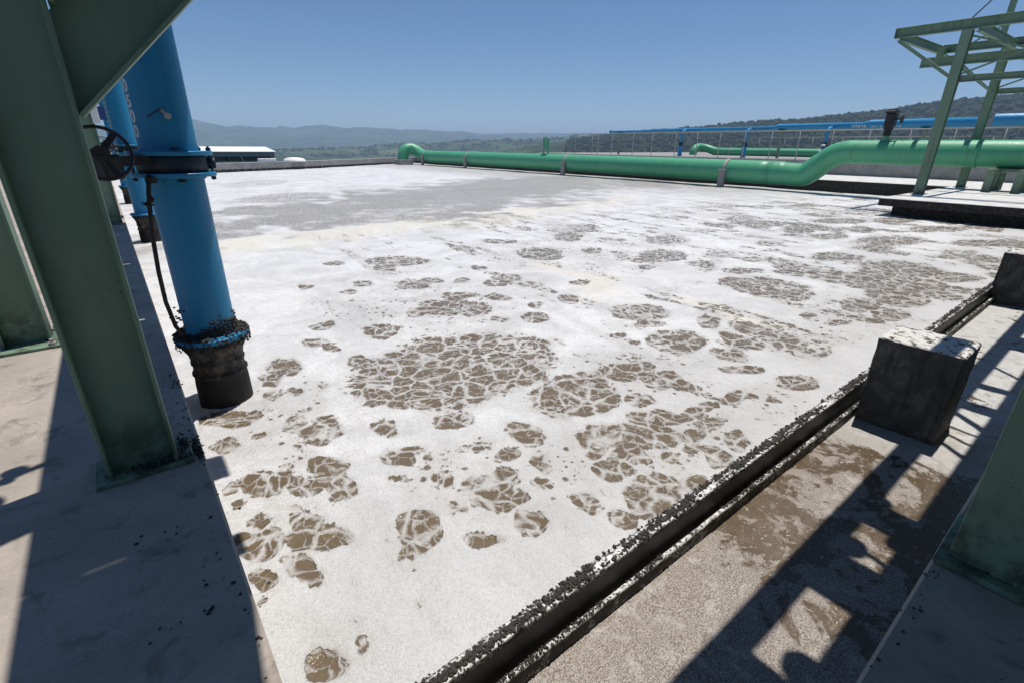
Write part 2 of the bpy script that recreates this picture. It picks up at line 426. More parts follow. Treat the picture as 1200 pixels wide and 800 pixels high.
def channel_mat():
    n = NT('channel_scum')
    x, y, z = n.sep()
    w1 = n.noise(1.6, 5, .6, dist=.8); w2 = n.noise(9, 4, .65, dist=.5); f = n.noise(130, 3, .65); f2 = n.noise(60, 3, .7)
    sand = n.mix(n.ss(f, .35, .65), (.125, .10, .08), (.44, .395, .35))
    sand = n.mix(n.ss(f2, .52, .66, 0, .6), sand, (.10, .075, .055))
    pale = n.mix(n.ss(f, .4, .7), (.56, .56, .55), (.30, .29, .27))
    pale = n.mix(n.ss(n.noise(5, 5, .7, dist=1.0), .48, .66, 0, .6), pale, (.25, .22, .18))
    foam = n.mix(n.ss(n.math('ADD', x, n.math('MULTIPLY', w1, 1.4)), 4.6, 6.4), sand, pale)
    foam = n.mix(n.ss(w2, .5, .7, 0, .35), foam, (.62, .60, .57))
    liq = n.mix(w1, (.125, .088, .05), (.085, .062, .038))
    # brown liquid shows mostly between the sandy scum and the pier
    zone = n.math('MULTIPLY', n.ss(n.math('ADD', x, n.math('MULTIPLY', w1, .9)), 2.5, 3.3), n.ss(x, 4.55, 5.3, 1, 0))
    e = n.math('ADD', n.math('MULTIPLY', w1, .75), n.math('MULTIPLY', w2, .35))
    th = n.math('SUBTRACT', n.mixf(zone, .80, .482), n.ss(x, 5.2, 6.2, 0, .17))
    open_ = n.math('MULTIPLY', n.math('SUBTRACT', e, th), 22, clamp=True)
    bub = n.math('MULTIPLY', n.ss(n.noise(38, 3, .6), .66, .70), .9)
    liqc = n.mix(bub, liq, (.6, .57, .52))
    c = n.mix(open_, foam, liqc)
    h = n.math('ADD', n.math('MULTIPLY', f, .6), n.math('MULTIPLY', open_, -1.2))
    return n.set(color=c, rough=n.mixf(open_, .7, .10), spec=.4, normal=n.bump(n.math('ADD', h, n.math('MULTIPLY', f2, .5)), .5, .012))
M['channel'] = channel_mat()

def terrain_mat():
    n = NT('hill_vegetation')
    a = n.noise(.0035, 8, .65); b = n.noise(.02, 5, .65); d = n.noise(.0016, 5, .6)
    c = n.mix(n.ss(a, .42, .60), (.026, .046, .022), (.075, .11, .042))
    c = n.mix(n.ss(b, .50, .62, 0, .75), c, (.020, .036, .016))
    fld = n.vor(.006, vec=n.warp(n.co, .004, 90), out='Color')
    fv = n.sep(fld)[0]
    c = n.mix(n.math('MULTIPLY', n.ss(fv, .66, .70), n.math('MULTIPLY', n.ss(d, .48, .55), n.attr('fields'))), c, (.105, .13, .06))
    c = n.mix(n.attr('wood'), c, n.mix(b, (.010, .018, .012), (.022, .034, .02)))
    return n.set(color=c, rough=1.0, spec=.1)
M['terrain'] = terrain_mat()
def tree_mat():
    n = NT('distant_foliage')
    return n.set(color=n.mix(n.noise(.15, 3), (.020, .038, .016), (.05, .075, .03)), rough=1.0, spec=.1)
M['trees'] = tree_mat()
def plain(name, base, rough=.6):
    n = NT(name); v = n.noise(3, 4)
    return n.set(color=n.mix(v, tuple(x*.8 for x in base), base), rough=rough)
M['olive'] = plain('shed_opening', (.06, .065, .045))
M['shed_wall'] = plain('shed_fascia', (.33, .34, .36))
M['sign_blue'] = plain('sign_blue', (.03, .07, .25))
M['drip'] = plain('wet_black', (.012, .012, .011), .5)

# ------------------------------------------------------------------ surveyed tables (metres, degrees)
FAR = [(-2.76, 0.998), (2.38, 1.402), (7.41, 1.753), (8.52, 1.493), (9.87, 1.229), (10.97, 1.365), (12.41, 1.206), (14.08, 1.276), (14.73, 1.482), (15.47, 1.264), (16.68, 1.442), (18.7, 1.559), (20.32, 1.348), (22.86, 1.47), (25.01, 1.338), (28.99, 1.266), (32.61, 1.265), (35.35, 1.039), (41.8, 1.093), (47.26, 1.127), (52.57, 1.069), (64.0, 0.631), (81.83, 0.486)]
MID = [(12.07, -0.803), (20.1, -0.526), (22.69, -0.344), (24.01, -0.083), (27.12, 0.028), (30.01, 0.053), (33.04, 0.336), (36.27, 0.493), (41.82, 0.668), (44.56, 0.858), (49.06, 1.053), (55.97, 1.161), (63.93, 1.016), (81.78, 0.672)]
RIGHT = [(41.84, -0.104), (46.4, 0.531), (50.83, 1.061), (55.93, 1.484), (60.73, 1.793), (66.28, 2.096), (67.99, 2.259), (69.95, 2.515), (71.83, 2.687), (73.62, 2.917), (75.28, 3.264), (77.96, 3.486), (81.37, 3.756), (92.42, 4.248)]
PATCH = [(2.63, 4.28, 1.18, 0.878, 3.11, 1.0), (1.88, 3.93, 0.294, 0.239, 2.1, 1.0), (3.56, 4.14, 0.377, 0.308, -2.39, 1.0), (3.56, 6.14, 0.494, 0.413, 2.25, 1.0), (3.84, 5.82, 0.329, 0.254, 1.05, 1.0), (4.05, 6.49, 0.345, 0.193, 2.47, 0.8), (3.05, 6.16, 0.238, 0.145, 1.19, 1.0), (4.38, 9.44, 0.72, 0.482, 2.36, 0.8), (3.9, 9.02, 0.301, 0.194, 1.29, 1.0), (3.8, 7.59, 0.41, 0.317, 1.34, 1.0), (4.18, 7.67, 0.252, 0.221, 1.57, 1.0), (3.07, 8.12, 0.248, 0.188, 1.62, 0.8), (2.68, 7.75, 0.182, 0.137, 1.97, 0.7), (2.26, 8.58, 0.181, 0.105, 1.48, 0.7), (3.28, 10.03, 0.276, 0.207, 1.85, 0.7), (5.36, 7.95, 0.22, 0.203, 1.17, 0.7), (5.02, 6.83, 0.243, 0.234, 2.52, 1.0), (5.43, 6.98, 0.253, 0.221, 0.82, 1.0), (7.31, 8.3, 0.673, 0.574, -2.55, 1.0), (7.46, 10.0, 0.478, 0.356, 2.55, 1.0), (9.34, 9.45, 0.801, 0.453, -2.42, 0.8), (4.5, 6.04, 0.246, 0.236, 2.55, 1.0), (4.74, 5.35, 0.216, 0.13, 0.81, 1.0), (4.36, 4.99, 0.222, 0.187, 2.67, 1.0), (3.9, 5.24, 0.147, 0.145, 0.93, 1.0), (4.57, 7.31, 0.181, 0.152, 1.17, 1.0), (5.35, 5.35, 0.24, 0.188, -2.56, 1.0), (6.25, 5.92, 0.221, 0.172, 2.79, 1.0), (2.38, 5.78, 0.3, 0.238, 1.96, 0.85), (1.86, 6.41, 0.206, 0.149, 1.92, 0.8), (1.58, 5.82, 0.225, 0.155, 2.09, 0.8), (1.62, 5.52, 0.168, 0.093, 1.39, 0.8), (1.06, 5.37, 0.306, 0.179, 1.56, 0.85), (0.86, 5.12, 0.185, 0.106, 1.59, 0.85), (1.23, 4.67, 0.104, 0.063, 1.47, 1.0), (0.95, 4.65, 0.093, 0.063, 2.0, 1.0), (0.73, 4.73, 0.135, 0.088, 1.93, 0.8), (1.77, 5.06, 0.16, 0.121, 1.67, 1.0), (5.76, 4.25, 0.495, 0.373, 2.98, 1.0), (5.39, 3.81, 0.226, 0.163, 2.88, 0.8), (5.15, 3.18, 0.484, 0.326, -2.88, 1.0), (6.16, 3.33, 0.318, 0.172, -2.78, 1.0), (6.34, 2.63, 0.566, 0.271, 1.31, 1.0), (5.83, 2.74, 0.306, 0.205, 1.38, 1.0), (6.25, 1.93, 0.222, 0.124, 3.04, 1.0), (5.32, 2.57, 0.245, 0.187, 0.97, 1.0), (5.0, 2.25, 0.216, 0.105, 2.65, 1.0), (5.18, 1.77, 0.285, 0.16, 2.85, 0.85), (8.66, 3.7, 0.783, 0.714, 1.13, 1.0), (8.53, 4.33, 0.424, 0.242, -2.9, 1.0), (9.51, 4.66, 0.481, 0.267, 2.77, 1.0), (10.5, 4.21, 0.473, 0.253, -3.01, 1.0), (9.35, 6.49, 0.816, 0.554, -2.85, 0.85), (11.12, 7.57, 0.961, 0.61, -2.8, 0.85), (10.21, 8.34, 0.264, 0.171, -2.64, 1.0), (8.16, 6.01, 0.253, 0.186, -2.95, 1.0), (10.61, 5.8, 0.67, 0.404, -2.93, 0.8), (15.96, 6.38, 1.18, 0.476, -2.87, 1.0), (16.61, 8.59, 1.223, 0.61, -2.83, 0.8), (15.37, 5.33, 0.81, 0.432, 3.04, 1.0), (19.11, 6.36, 1.389, 0.692, 2.88, 1.0), (16.03, 4.07, 1.471, 0.709, 2.94, 1.0), (12.52, 4.19, 0.751, 0.382, -3.1, 1.0), (14.52, 3.98, 0.768, 0.372, 2.86, 1.0), (12.37, 2.79, 1.015, 0.794, 2.96, 1.0), (11.85, 3.14, 0.605, 0.263, -3.05, 1.0), (9.86, 2.15, 0.694, 0.451, -2.92, 1.0), (10.31, 2.87, 0.431, 0.209, 2.8, 1.0), (8.84, 2.38, 0.534, 0.245, -3.06, 1.0), (8.64, 1.89, 0.43, 0.212, 2.98, 1.0), (7.59, 2.58, 0.195, 0.099, -3.02, 1.0), (7.56, 2.19, 0.188, 0.094, 2.79, 0.8), (8.05, 1.96, 0.22, 0.113, 2.99, 0.8), (8.51, 7.78, 0.409, 0.234, -2.49, 1.0), (9.27, 9.32, 0.523, 0.269, -2.4, 1.0), (7.26, 7.76, 0.278, 0.247, -3.02, 1.0), (3.16, 2.99, 0.462, 0.35, -2.92, 1.0), (3.97, 3.03, 0.334, 0.25, 2.85, 0.85), (4.09, 2.65, 0.233, 0.168, 2.92, 1.0), (4.18, 2.43, 0.133, 0.09, 2.86, 1.0), (3.55, 2.52, 0.171, 0.116, 2.73, 1.0), (3.44, 2.22, 0.276, 0.12, 2.56, 0.85), (3.76, 2.08, 0.144, 0.097, -2.95, 1.0), (4.35, 2.0, 0.219, 0.131, 2.79, 0.9), (4.0, 2.1, 0.104, 0.063, 2.75, 1.0), (4.59, 1.73, 0.11, 0.063, 2.81, 1.0), (3.79, 1.84, 0.15, 0.095, 2.83, 1.0), (4.69, 3.85, 0.116, 0.089, 2.85, 1.0), (4.72, 3.52, 0.098, 0.076, -3.06, 1.0), (5.36, 5.4, 0.195, 0.161, -2.64, 0.8), (14.91, 2.46, 0.729, 0.312, 2.83, 1.0), (17.6, 2.48, 1.162, 0.484, 2.87, 1.0), (19.8, 3.87, 1.309, 0.561, 2.84, 1.0), (21.89, 3.04, 1.43, 0.578, 2.86, 1.0), (20.98, 5.31, 1.286, 0.594, 3.06, 1.0), (12.34, 1.92, 0.668, 0.296, 2.95, 1.0), (12.93, 5.81, 0.606, 0.349, -3.07, 0.8), (13.33, 8.01, 0.599, 0.398, 3.1, 0.7), (0.33, 4.54, 0.202, 0.117, 2.12, 1.0), (0.21, 4.11, 0.134, 0.08, 1.94, 1.0), (0.5, 4.46, 0.081, 0.051, 1.96, 1.0), (0.46, 4.09, 0.056, 0.034, 2.07, 1.0), (0.97, 3.79, 0.193, 0.182, 2.15, 1.0), (0.76, 4.06, 0.139, 0.107, 1.32, 1.0), (0.85, 3.26, 0.136, 0.091, 2.18, 0.9), (0.61, 3.14, 0.136, 0.092, 2.0, 1.0), (0.83, 3.0, 0.17, 0.082, 1.73, 1.0), (0.34, 3.38, 0.169, 0.106, 1.99, 0.9), (0.5, 3.33, 0.1, 0.054, 1.52, 1.0), (0.56, 3.45, 0.057, 0.038, 2.04, 1.0), (0.16, 3.46, 0.066, 0.03, 1.56, 1.0), (0.16, 3.21, 0.031, 0.018, 1.75, 1.0), (0.28, 2.97, 0.06, 0.036, 2.16, 1.0), (0.43, 2.93, 0.029, 0.015, 2.3, 1.0), (0.22, 2.74, 0.143, 0.09, 1.9, 1.0), (0.17, 2.47, 0.081, 0.051, 2.03, 1.0), (0.16, 2.3, 0.03, 0.019, 2.08, 1.0), (0.5, 2.77, 0.136, 0.074, 2.31, 1.0), (0.49, 2.59, 0.164, 0.094, 2.28, 1.0), (0.62, 2.51, 0.092, 0.065, 2.04, 1.0), (0.35, 2.43, 0.088, 0.058, 1.72, 1.0), (0.43, 2.3, 0.057, 0.04, 1.81, 1.0), (1.34, 3.05, 0.125, 0.098, 2.12, 1.0), (1.44, 3.49, 0.143, 0.085, 1.25, 1.0), (1.24, 2.79, 0.082, 0.04, 2.43, 1.0), (1.98, 3.33, 0.161, 0.13, -3.1, 1.0), (1.48, 3.11, 0.097, 0.06, 2.38, 0.8), (1.56, 2.94, 0.042, 0.034, 2.18, 1.0), (1.73, 2.39, 0.188, 0.089, 2.64, 0.9), (1.7, 2.22, 0.168, 0.091, 2.48, 0.9), (1.67, 1.93, 0.112, 0.101, -2.44, 1.0), (1.05, 2.24, 0.161, 0.108, 1.13, 1.0), (1.34, 1.95, 0.085, 0.078, 2.27, 1.0), (2.31, 2.73, 0.191, 0.123, 1.55, 0.9), (1.99, 2.55, 0.091, 0.081, 0.89, 0.9), (2.18, 2.33, 0.1, 0.06, 0.8, 1.0), (1.49, 2.65, 0.066, 0.059, 1.89, 0.7), (0.81, 1.78, 0.037, 0.021, 2.4, 0.6), (0.29, 1.77, 0.087, 0.068, 1.74, 0.9), (0.47, 1.78, 0.034, 0.023, 1.47, 0.6), (2.09, 1.82, 0.089, 0.058, -2.48, 0.8), (3.01, 2.16, 0.397, 0.184, 2.56, 0.95), (2.44, 1.57, 0.174, 0.155, 1.5, 1.0), (2.62, 1.62, 0.15, 0.11, 0.8, 1.0), (2.14, 1.6, 0.093, 0.065, -2.65, 1.0), (2.84, 1.48, 0.134, 0.09, 2.85, 1.0), (2.53, 1.93, 0.111, 0.089, 3.01, 1.0), (2.79, 1.97, 0.124, 0.069, 2.6, 1.0), (2.6, 2.14, 0.071, 0.056, 2.85, 1.0), (3.32, 1.54, 0.129, 0.097, -2.6, 1.0), (3.69, 1.51, 0.173, 0.101, -2.73, 1.0), (3.47, 1.82, 0.144, 0.097, 2.91, 1.0), (3.26, 1.73, 0.094, 0.065, 2.99, 1.0), (3.01, 1.77, 0.071, 0.044, 2.71, 1.0), (2.08, 1.8, 0.061, 0.05, 2.88, 0.7), (1.42, 2.29, 0.082, 0.051, 2.43, 0.6), (2.04, 2.16, 0.088, 0.06, 2.55, 0.6), (1.89, 2.83, 0.14, 0.074, 2.47, 0.6), (6.04, 24.32, 3.1, 1.942, -2.5, 0.5), (10.6, 26.83, 3.461, 1.8, -2.41, 0.4), (7.07, 34.1, 3.429, 2.06, 0.95, 0.4)]
GREY = [(4.51, 18.16, 4.921, 2.486, 1.1, 1.0), (9.4, 20.89, 8.003, 2.844, -2.37, 1.0), (19.85, 23.97, 14.663, 5.798, -2.57, 1.0), (11.27, 16.16, 4.769, 2.099, -2.69, 1.0), (28.64, 21.64, 7.099, 3.265, -2.37, 1.0)]
CREAM = [(2.47, 12.97, 1.553, 0.972, -2.54, 1.0), (4.75, 13.35, 2.462, 1.037, -2.78, 1.0), (7.84, 13.65, 2.934, 1.176, -2.97, 1.0), (11.52, 13.8, 4.448, 0.902, -2.8, 1.0), (16.21, 14.48, 4.854, 0.881, -2.82, 1.0), (6.41, 5.97, 1.447, 0.455, 1.51, 1.0), (6.91, 3.44, 0.936, 0.271, 1.26, 1.0)]
CLUSTER = [(0.44, 3.3, 0.814, 0.447, 1.55, 0.46), (0.8, 4.48, 1.077, 0.496, 1.44, 0.4), (1.84, 2.41, 0.828, 0.77, 2.46, 0.42), (2.7, 1.99, 0.796, 0.632, 3.03, 0.46), (4.05, 1.78, 1.22, 0.485, 3.08, 0.46), (4.12, 2.83, 1.332, 0.828, 2.68, 0.44), (3.32, 6.53, 2.246, 1.707, 2.28, 0.4), (8.21, 7.85, 3.506, 2.652, -2.62, 0.38), (6.47, 2.73, 1.266, 0.892, 0.98, 0.42), (0.4, 1.84, 0.229, 0.165, 2.01, 0.35), (1.03, 2.12, 0.322, 0.266, 2.1, 0.34), (8.27, 2.27, 1.85, 0.869, -3.06, 0.42), (1.73, 3.71, 0.744, 0.608, 2.04, 0.36)]

W = -.62          # level of the foam in the big tank
CH = -.80         # level of the scum channel
# ------------------------------------------------------------------ setting: tank water
def geo(a, b, d0, k, f):
    out = [a]
    while out[-1] < b: out.append(out[-1] + max(d0, k*abs(out[-1]-f)))
    return np.array(out)
def field(X, Y, T, lo, hi):
    o = np.zeros_like(X)
    for cx, cy, a, b, th, s in T:
        a, b = max(a, .03), max(b, .03)
        m = (np.abs(X-cx) < a*1.7) & (np.abs(Y-cy) < a*1.7)
        if not m.any(): continue
        dx, dy = X[m]-cx, Y[m]-cy; c, n = math.cos(th), math.sin(th)
        q = np.hypot((dx*c+dy*n)/a, (-dx*n+dy*c)/b)
        o[m] = np.maximum(o[m], s*sst(hi, lo, q))
    return o
xs = geo(-.35, 31.6, .028, .0055, 0.0); ys = geo(1.30, 62., .028, .0055, 0.0)
X, Y = np.meshgrid(xs, ys)
wx = X + (fbm(X*1.9, Y*1.9, 3, 3)-.5)*.22 + (fbm(X*7, Y*7, 3, 13)-.5)*.10
wy = Y + (fbm(X*1.9, Y*1.9, 3, 23)-.5)*.22 + (fbm(X*7, Y*7, 3, 33)-.5)*.10
D = field(wx, wy, [(cx, cy, a*k, b_*k, th, min(1, s*(1.08 if cx < 10 else .74))) for cx, cy, a, b_, th, s in PATCH for k in (float(np.interp(math.hypot(cx, cy), [3.4, 5, 14], [1.13, .93, .86])),)], .76, 1.42)
D = np.maximum(D, field(wx, wy, CLUSTER, .55, 1.25)*(.25+1.15*fbm(X*2.2, Y*2.2, 3, 91)))
# loose streaks of open liquid over the rest of the surface
n1 = fbm(X*.55, Y*.55, 4, 41); n2 = fbm(X*1.5, Y*1.5, 4, 51)
reg = sst(7, 12, X)*sst(15, 9, Y) + .5*sst(.5, 3, X)*sst(12, 8, Y)
D = np.maximum(D, np.clip(reg, 0, 1)*sst(.505, .62, n1*.45+n2*.55)*.7)
# slivers drawn out along the drift of the foam
st1 = fbm(X*1.9+3, Y*.45, 4, 101); st2 = fbm(X*5.5, Y*2.2, 3, 111)
lane = sst(2.2, 4.5, X)*sst(17, 11, Y)*sst(1.4, 2.2, Y)
D = np.maximum(D, lane*.62*sst(.53, .63, st1*.6+st2*.4))
G = field(X + (n1-.5)*7, Y + (n2-.5)*7, GREY, .55, 1.2)
G = np.maximum(G, .55*sst(20, 27, X)*sst(9, 16, Y))
C = field(X + (n1-.5)*2.5, Y + (n2-.5)*2.5, CREAM, .3, 1.3)
D = D*(1-.8*G)
far = sst(14, 30, np.hypot(X, Y))
Z = W + .030*(fbm(X*.9, Y*.9, 4, 61)-.5) + (.024*(fbm(X*5, Y*5, 4, 71)-.5) + 0.020*(fbm(X*13, Y*13, 2, 75)-.5))*(1-far) - .010*sst(.1, .9, D) + .06*far*(fbm(X*.5, Y*.5, 3, 81)-.5) + .05*C*sst(10, 13, Y)
water = grid_mesh('water', X, Y, Z, M['foam'], {'open': D, 'grey': G, 'cream': C})
water['kind'] = 'structure'
# scum channel between the baffle wall and the walkway
xs = geo(-.6, 30, .035, .006, 0.); ys = np.arange(-.25, 1.262, .035)
X, Y = np.meshgrid(xs, ys)
Z = CH + .02*(fbm(X*2, Y*2, 4, 5)-.5) + .012*(fbm(X*14, Y*14, 3, 6)-.5)
grid_mesh('channel_water', X, Y, Z, M['channel'])['kind'] = 'structure'

# ------------------------------------------------------------------ setting: walkways
m = MB(); m.box(-4.2, .08, -3.0, 46.5, -.28, 0, .012)
m.box(-4.0, -.10, -2.8, 46.3, -1.6, -.283)
m.build('walkway', M['concrete'])['kind'] = 'structure'
m = MB(); m.box(.083, 21.6, -3.0, .14, -.281, -.001, .012); m.box(.1, 21.6, -2.8, -.06, -1.6, -.285)
m.build('walkway', M['concrete'])['kind'] = 'structure'

# ------------------------------------------------------------------ baffle wall with its scum crust
t = thing('baffle_wall', (4.0, 1.3, -1.5), 'long dark baffle wall with pebbly scum crust between foam tank and brown channel', 'baffle wall')
m = MB(); m.box(-.2, 21.6, 1.272, 1.338, -1.6, -.52); m.build('wall', M['drip'], t)
m = MB(); m.box(-.2, 21.6, 1.214, 1.238, -1.6, -.70); m.build('ledge', M['drip'], t)
def crust_strip(name, prof, x0, x1, cell, amp, foamy, seed, edge=None):
    """clods of scum along a profile of (y, z) points"""
    P = np.array(prof); L = np.r_[0, np.cumsum(np.hypot(*np.diff(P, axis=0).T))]
    s = np.arange(0, L[-1]+.0025, .005); py = np.interp(s, L, P[:, 0]); pz = np.interp(s, L, P[:, 1])
    ty, tz = np.gradient(py), np.gradient(pz); l = np.hypot(ty, tz); ny, nz = -tz/l, ty/l
    if nz[len(nz)//2] < 0: ny, nz = -ny, -nz
    xs = geo(x0, x1, .005, .0028, -.6)
    XX, SS = np.meshgrid(xs, s); ny, nz = ny[:, None], nz[:, None]
    ux = XX + (vnoise(XX*30, SS*30, seed)-.5)*.03; us = SS + (vnoise(XX*30, SS*30, seed+1)-.5)*.03
    f1, f2, idn = worley(ux/cell, us/cell, seed)
    raw = sst(0, .45, f2-f1)
    big = fbm(XX*5, SS*5, 3, seed+3)
    h = raw*(.30+.9*idn)*(.45+1.0*big)
    pos = SS/L[-1] + (fbm(XX*9, SS*9, 3, seed+11)-.5)*.22
    gap = sst(.17, .07, f2-f1)*sst(.40, .60, fbm(XX*10, SS*10, 3, seed+7) + foamy)
    rim = sst(edge[0]-.05, edge[0]+.01, pos)*sst(edge[1]+.05, edge[1]-.01, pos)*sst(.40, .47, fbm(XX*9, SS*5, 3, seed+13)+edge[2])*sst(.55, .25, h)
    fo = np.maximum(gap, rim)
    h = np.maximum(h, .35*rim)
    hh = amp*h
    return XX, py[:, None]+ny*hh, pz[:, None]+nz*hh, fo
a = crust_strip('c', [(1.352, -.66), (1.349, -.52), (1.340, -.503), (1.272, -.503), (1.269, -.508), (1.268, -.535)], .2, 21.5, .024, .005, .10, 3, (.70, .90, .06))
o = grid_mesh('scum_crust', *a[:3], M['crust'], {'foam': a[3]}); o.parent = t; o.matrix_parent_inverse = Matrix.Translation(-t.location)
a = crust_strip('c', [(1.242, -.76), (1.240, -.698), (1.234, -.690), (1.220, -.690), (1.212, -.70), (1.211, -.80)], .2, 21.5, .018, .004, -.1, 23, (.34, .50, .10))
o = grid_mesh('ledge_crust', *a[:3], M['crust'], {'foam': a[3]}); o.parent = t; o.matrix_parent_inverse = Matrix.Translation(-t.location)

def clods(name, n, x0, x1, y0, y1, z, r0, r1, bare):
    m = MB(); k = 0
    while k < n:
        u = random.random(); x = x0 + (x1-x0)*u**1.5; y = random.triangular(y0, y1, y0*.6+y1*.4)
        k += 1
        if vnoise(np.array([x*4.0]), np.array([y*40.0]), 7)[0] < bare: continue
        f0 = len(m.f); m.lump((x, y, z+random.uniform(-.002, .006)), random.uniform(r0, r1)*random.choice((.6, .8, 1, 1, 1.25)), .8)
        for q in range(f0, len(m.sm)): m.sm[q] = True
    o = m.build(name, M['crust_clod'], t); o['kind'] = 'stuff'
clods('scum_clods', 6500, .25, 12.5, 1.270, 1.352, -.502, .006, .0135, .33)
clods('ledge_clods', 2600, .25, 12.5, 1.212, 1.244, -.690, .005, .009, .46)

# piers standing across the channel wall
def pier(x0, x1, y0, y1, z1, label):
    m = MB(); m.box(x0, x1, y0, y1, -1.6, z1, .012)
    o = m.build('concrete_pier', M['pier'])
    import bmesh
    bm = bmesh.new(); bm.from_mesh(o.data)
    for _ in range(5): bmesh.ops.subdivide_edges(bm, edges=[e for e in bm.edges if e.calc_length() > .05], cuts=1, use_grid_fill=True)
    bm.normal_update(); from mathutils import noise as mn
    for v in bm.verts:
        p = v.co*9; q = v.co*31; edge = min(abs(v.co.z-z1), 1) < .03 or 0
        v.co += v.normal*((mn.noise(p)*.006 + mn.noise(q)*.003) - (.012*max(0, mn.noise(v.co*14)) if edge else 0))
    bm.to_mesh(o.data); bm.free()
    tag(o, label, 'pier', 'concrete piers on the baffle wall')
    return o
pier(5.24, 5.80, .575, 1.197, .05, 'nearer concrete pier with white crusted sunlit top on the baffle wall')
pier(11.5, 12.1, .575, 1.30, .07, 'farther dark concrete pier at the right edge of the photo')

# ------------------------------------------------------------------ green steel columns
def hcol(m, x0, x1, y0, y1, z0, z1, tf=.018):
    m.box(x0, x0+tf, y0, y1, z0, z1, .003); m.box(x1-tf, x1, y0, y1, z0, z1, .003)
    yc = (y0+y1)/2 - .02
    m.box(x0+tf+.0005, x1-tf-.0005, yc-.007, yc+.007, z0, z1)
def column(x0, x1, y0, y1, z1, plate, label, bolts=True):
    t = thing('steel_column', ((x0+x1)/2, (y0+y1)/2, 0), label, 'column', 'green steel columns')
    m = MB(); hcol(m, x0, x1, y0, y1, .028, z1); m.build('shaft', M['green_steel'], t)
    px0, px1, py0, py1 = plate
    m = MB(); m.box(px0, px1, py0, py1, .001, .028, .004); m.build('base_plate', M['green_steel'], t)
    if bolts:
        for bx in (px0+.05, px1-.05):
            for by in (py0+.035, py1-.035):
                m = MB(); m.bolt(bx, by, .0275); m.build('anchor_bolt', M['bolt'], t)
    return t
def crust(name, centres, parent, rmin=.003, rmax=.009):
    m = MB()
    for (x, y, z, sx, sy, sz, n) in centres:
        for _ in range(n):
            m.lump((x+random.gauss(0, sx), y+random.gauss(0, sy), z+abs(random.gauss(0, sz))), random.uniform(rmin, rmax))
    return m.build(name, M['clod'], parent)
cA = column(-.345, -.04, 2.90, 3.12, 3.2, (-.405, .03, 2.875, 3.155), 'large green steel column with diagonal brace standing beside the near blue pipe', False)
m = MB()
bz = [(-.0385, 1.752), (1.0, 2.79), (1.0, 3.18), (-.0385, 2.142)]
m.add([(x, y, z) for y in (2.995, 3.009) for x, z in bz], [(0, 1, 2, 3), (7, 6, 5, 4)] + [(i, (i+1) % 4, 4+(i+1) % 4, 4+i) for i in range(4)])
m.bar((-.030, 3.01, 1.752), (1.0, 3.01, 2.782), .21, .016, (-1, 0, 1)); m.bar((-.028, 3.01, 2.16), (1.0, 3.01, 3.188), .21, .016, (-1, 0, 1))
m.build('knee_brace', M['green_steel'], cA)
crust('scum_clods', [(0.0, 3.06, .028, .012, .05, .006, 70), (-.05, 2.91, .028, .05, .010, .003, 50), (-.2, 2.94, .028, .09, .014, .002, 50)], cA)
cB = column(2.49, 2.80, -.12, .10, 3.2, (2.43, 2.87, -.15, .137), 'green steel column on the shaded walkway at the right edge of the photo', False)
crust('scum_clods', [(2.62, -.05, .028, .08, .03, .008, 60)], cB)
cC = column(-1.02, -.71, 5.60, 5.82, 3.2, (-1.10, -.645, 5.46, 5.95), 'sunlit green steel column with bolted base at the left edge of the photo')
cD = column(-.345, .03, 13.6, 13.85, 3.2, (-.42, .03, 13.5, 13.95), 'distant green steel column bearing a small white sign behind the handwheel', False)
m = MB(); m.box(.005, .125, 13.56, 13.575, 1.98, 2.30); m.build('sign', M['white'], cD)
m = MB(); m.box(.13, .24, 13.57, 13.585, 2.05, 2.30); m.build('small_sign', M['sign_blue'], cD)
m = MB()
for z in np.arange(.9, 2.75, .085): m.box(.245, .285, 13.5, 13.52, z, z+.045)
m.build('bead_chain', M['post'], cD)

# loose dark scum on the walkway edge
o = crust('walkway_scum', [(.055, 3.02, .0, .012, .08, .004, 150), (.05, 4.1, .0, .02, .10, .004, 22), (.03, 3.6, 0, .03, .3, .002, 14),
    (-.17, 2.32, 0, .05, .02, .002, 8), (.0, 2.0, 0, .06, .3, .001, 14), (-.1, 1.75, 0, .13, .015, .002, 12)], None, .003, .010)
o['kind'] = 'stuff'
m_ = [(.05, 1.55, 0, .012, .09, .002, 8), (2.2, .11, 0, .3, .012, .003, 22)]
o = crust('walkway_scum', m_, None, .003, .007); o['kind'] = 'stuff'

# ------------------------------------------------------------------ overhead platform that shades the walkways (above the frame)
t = thing('overhead_platform', (.55, 3.0, 3.3), 'green steel platform deck carried high above the walkway by columns', 'platform')
m = MB()
def plate(m, poly, z0, z1):
    n = len(poly)
    vs = [(x, y, z0) for x, y in poly] + [(x, y, z1) for x, y in poly]
    m.add(vs, [list(range(n))[::-1], [n+i for i in range(n)]] + [[i, (i+1) % n, n+(i+1) % n, n+i] for i in range(n)])
plate(m, [(.185, -3), (.72, -3), (.74, .6), (.82, 1.33), (.885, 1.86), (.885, 2.424), (.185, 2.424)], 3.22, 3.30)
m.box(.52, .885, 2.424, 2.43, 3.22, 3.30)
ed = [2.43, 6.05, 6.09, 9.1, 9.14, 14.0]
for a, b in zip(ed[::2], ed[1::2]): m.box(.185, .885, a, b, 3.22, 3.30)
m.box(.87, 1.16, 3.80, 4.14, 3.14, 3.22)
m.build('deck', M['grate'], t)
m = MB(); m.box(.186, .30, -3, 14, 2.98, 3.218); m.box(.77, .884, 1.9, 14, 3.0, 3.218); m.build('edge_beam', M['green_steel'], t)
m = MB()
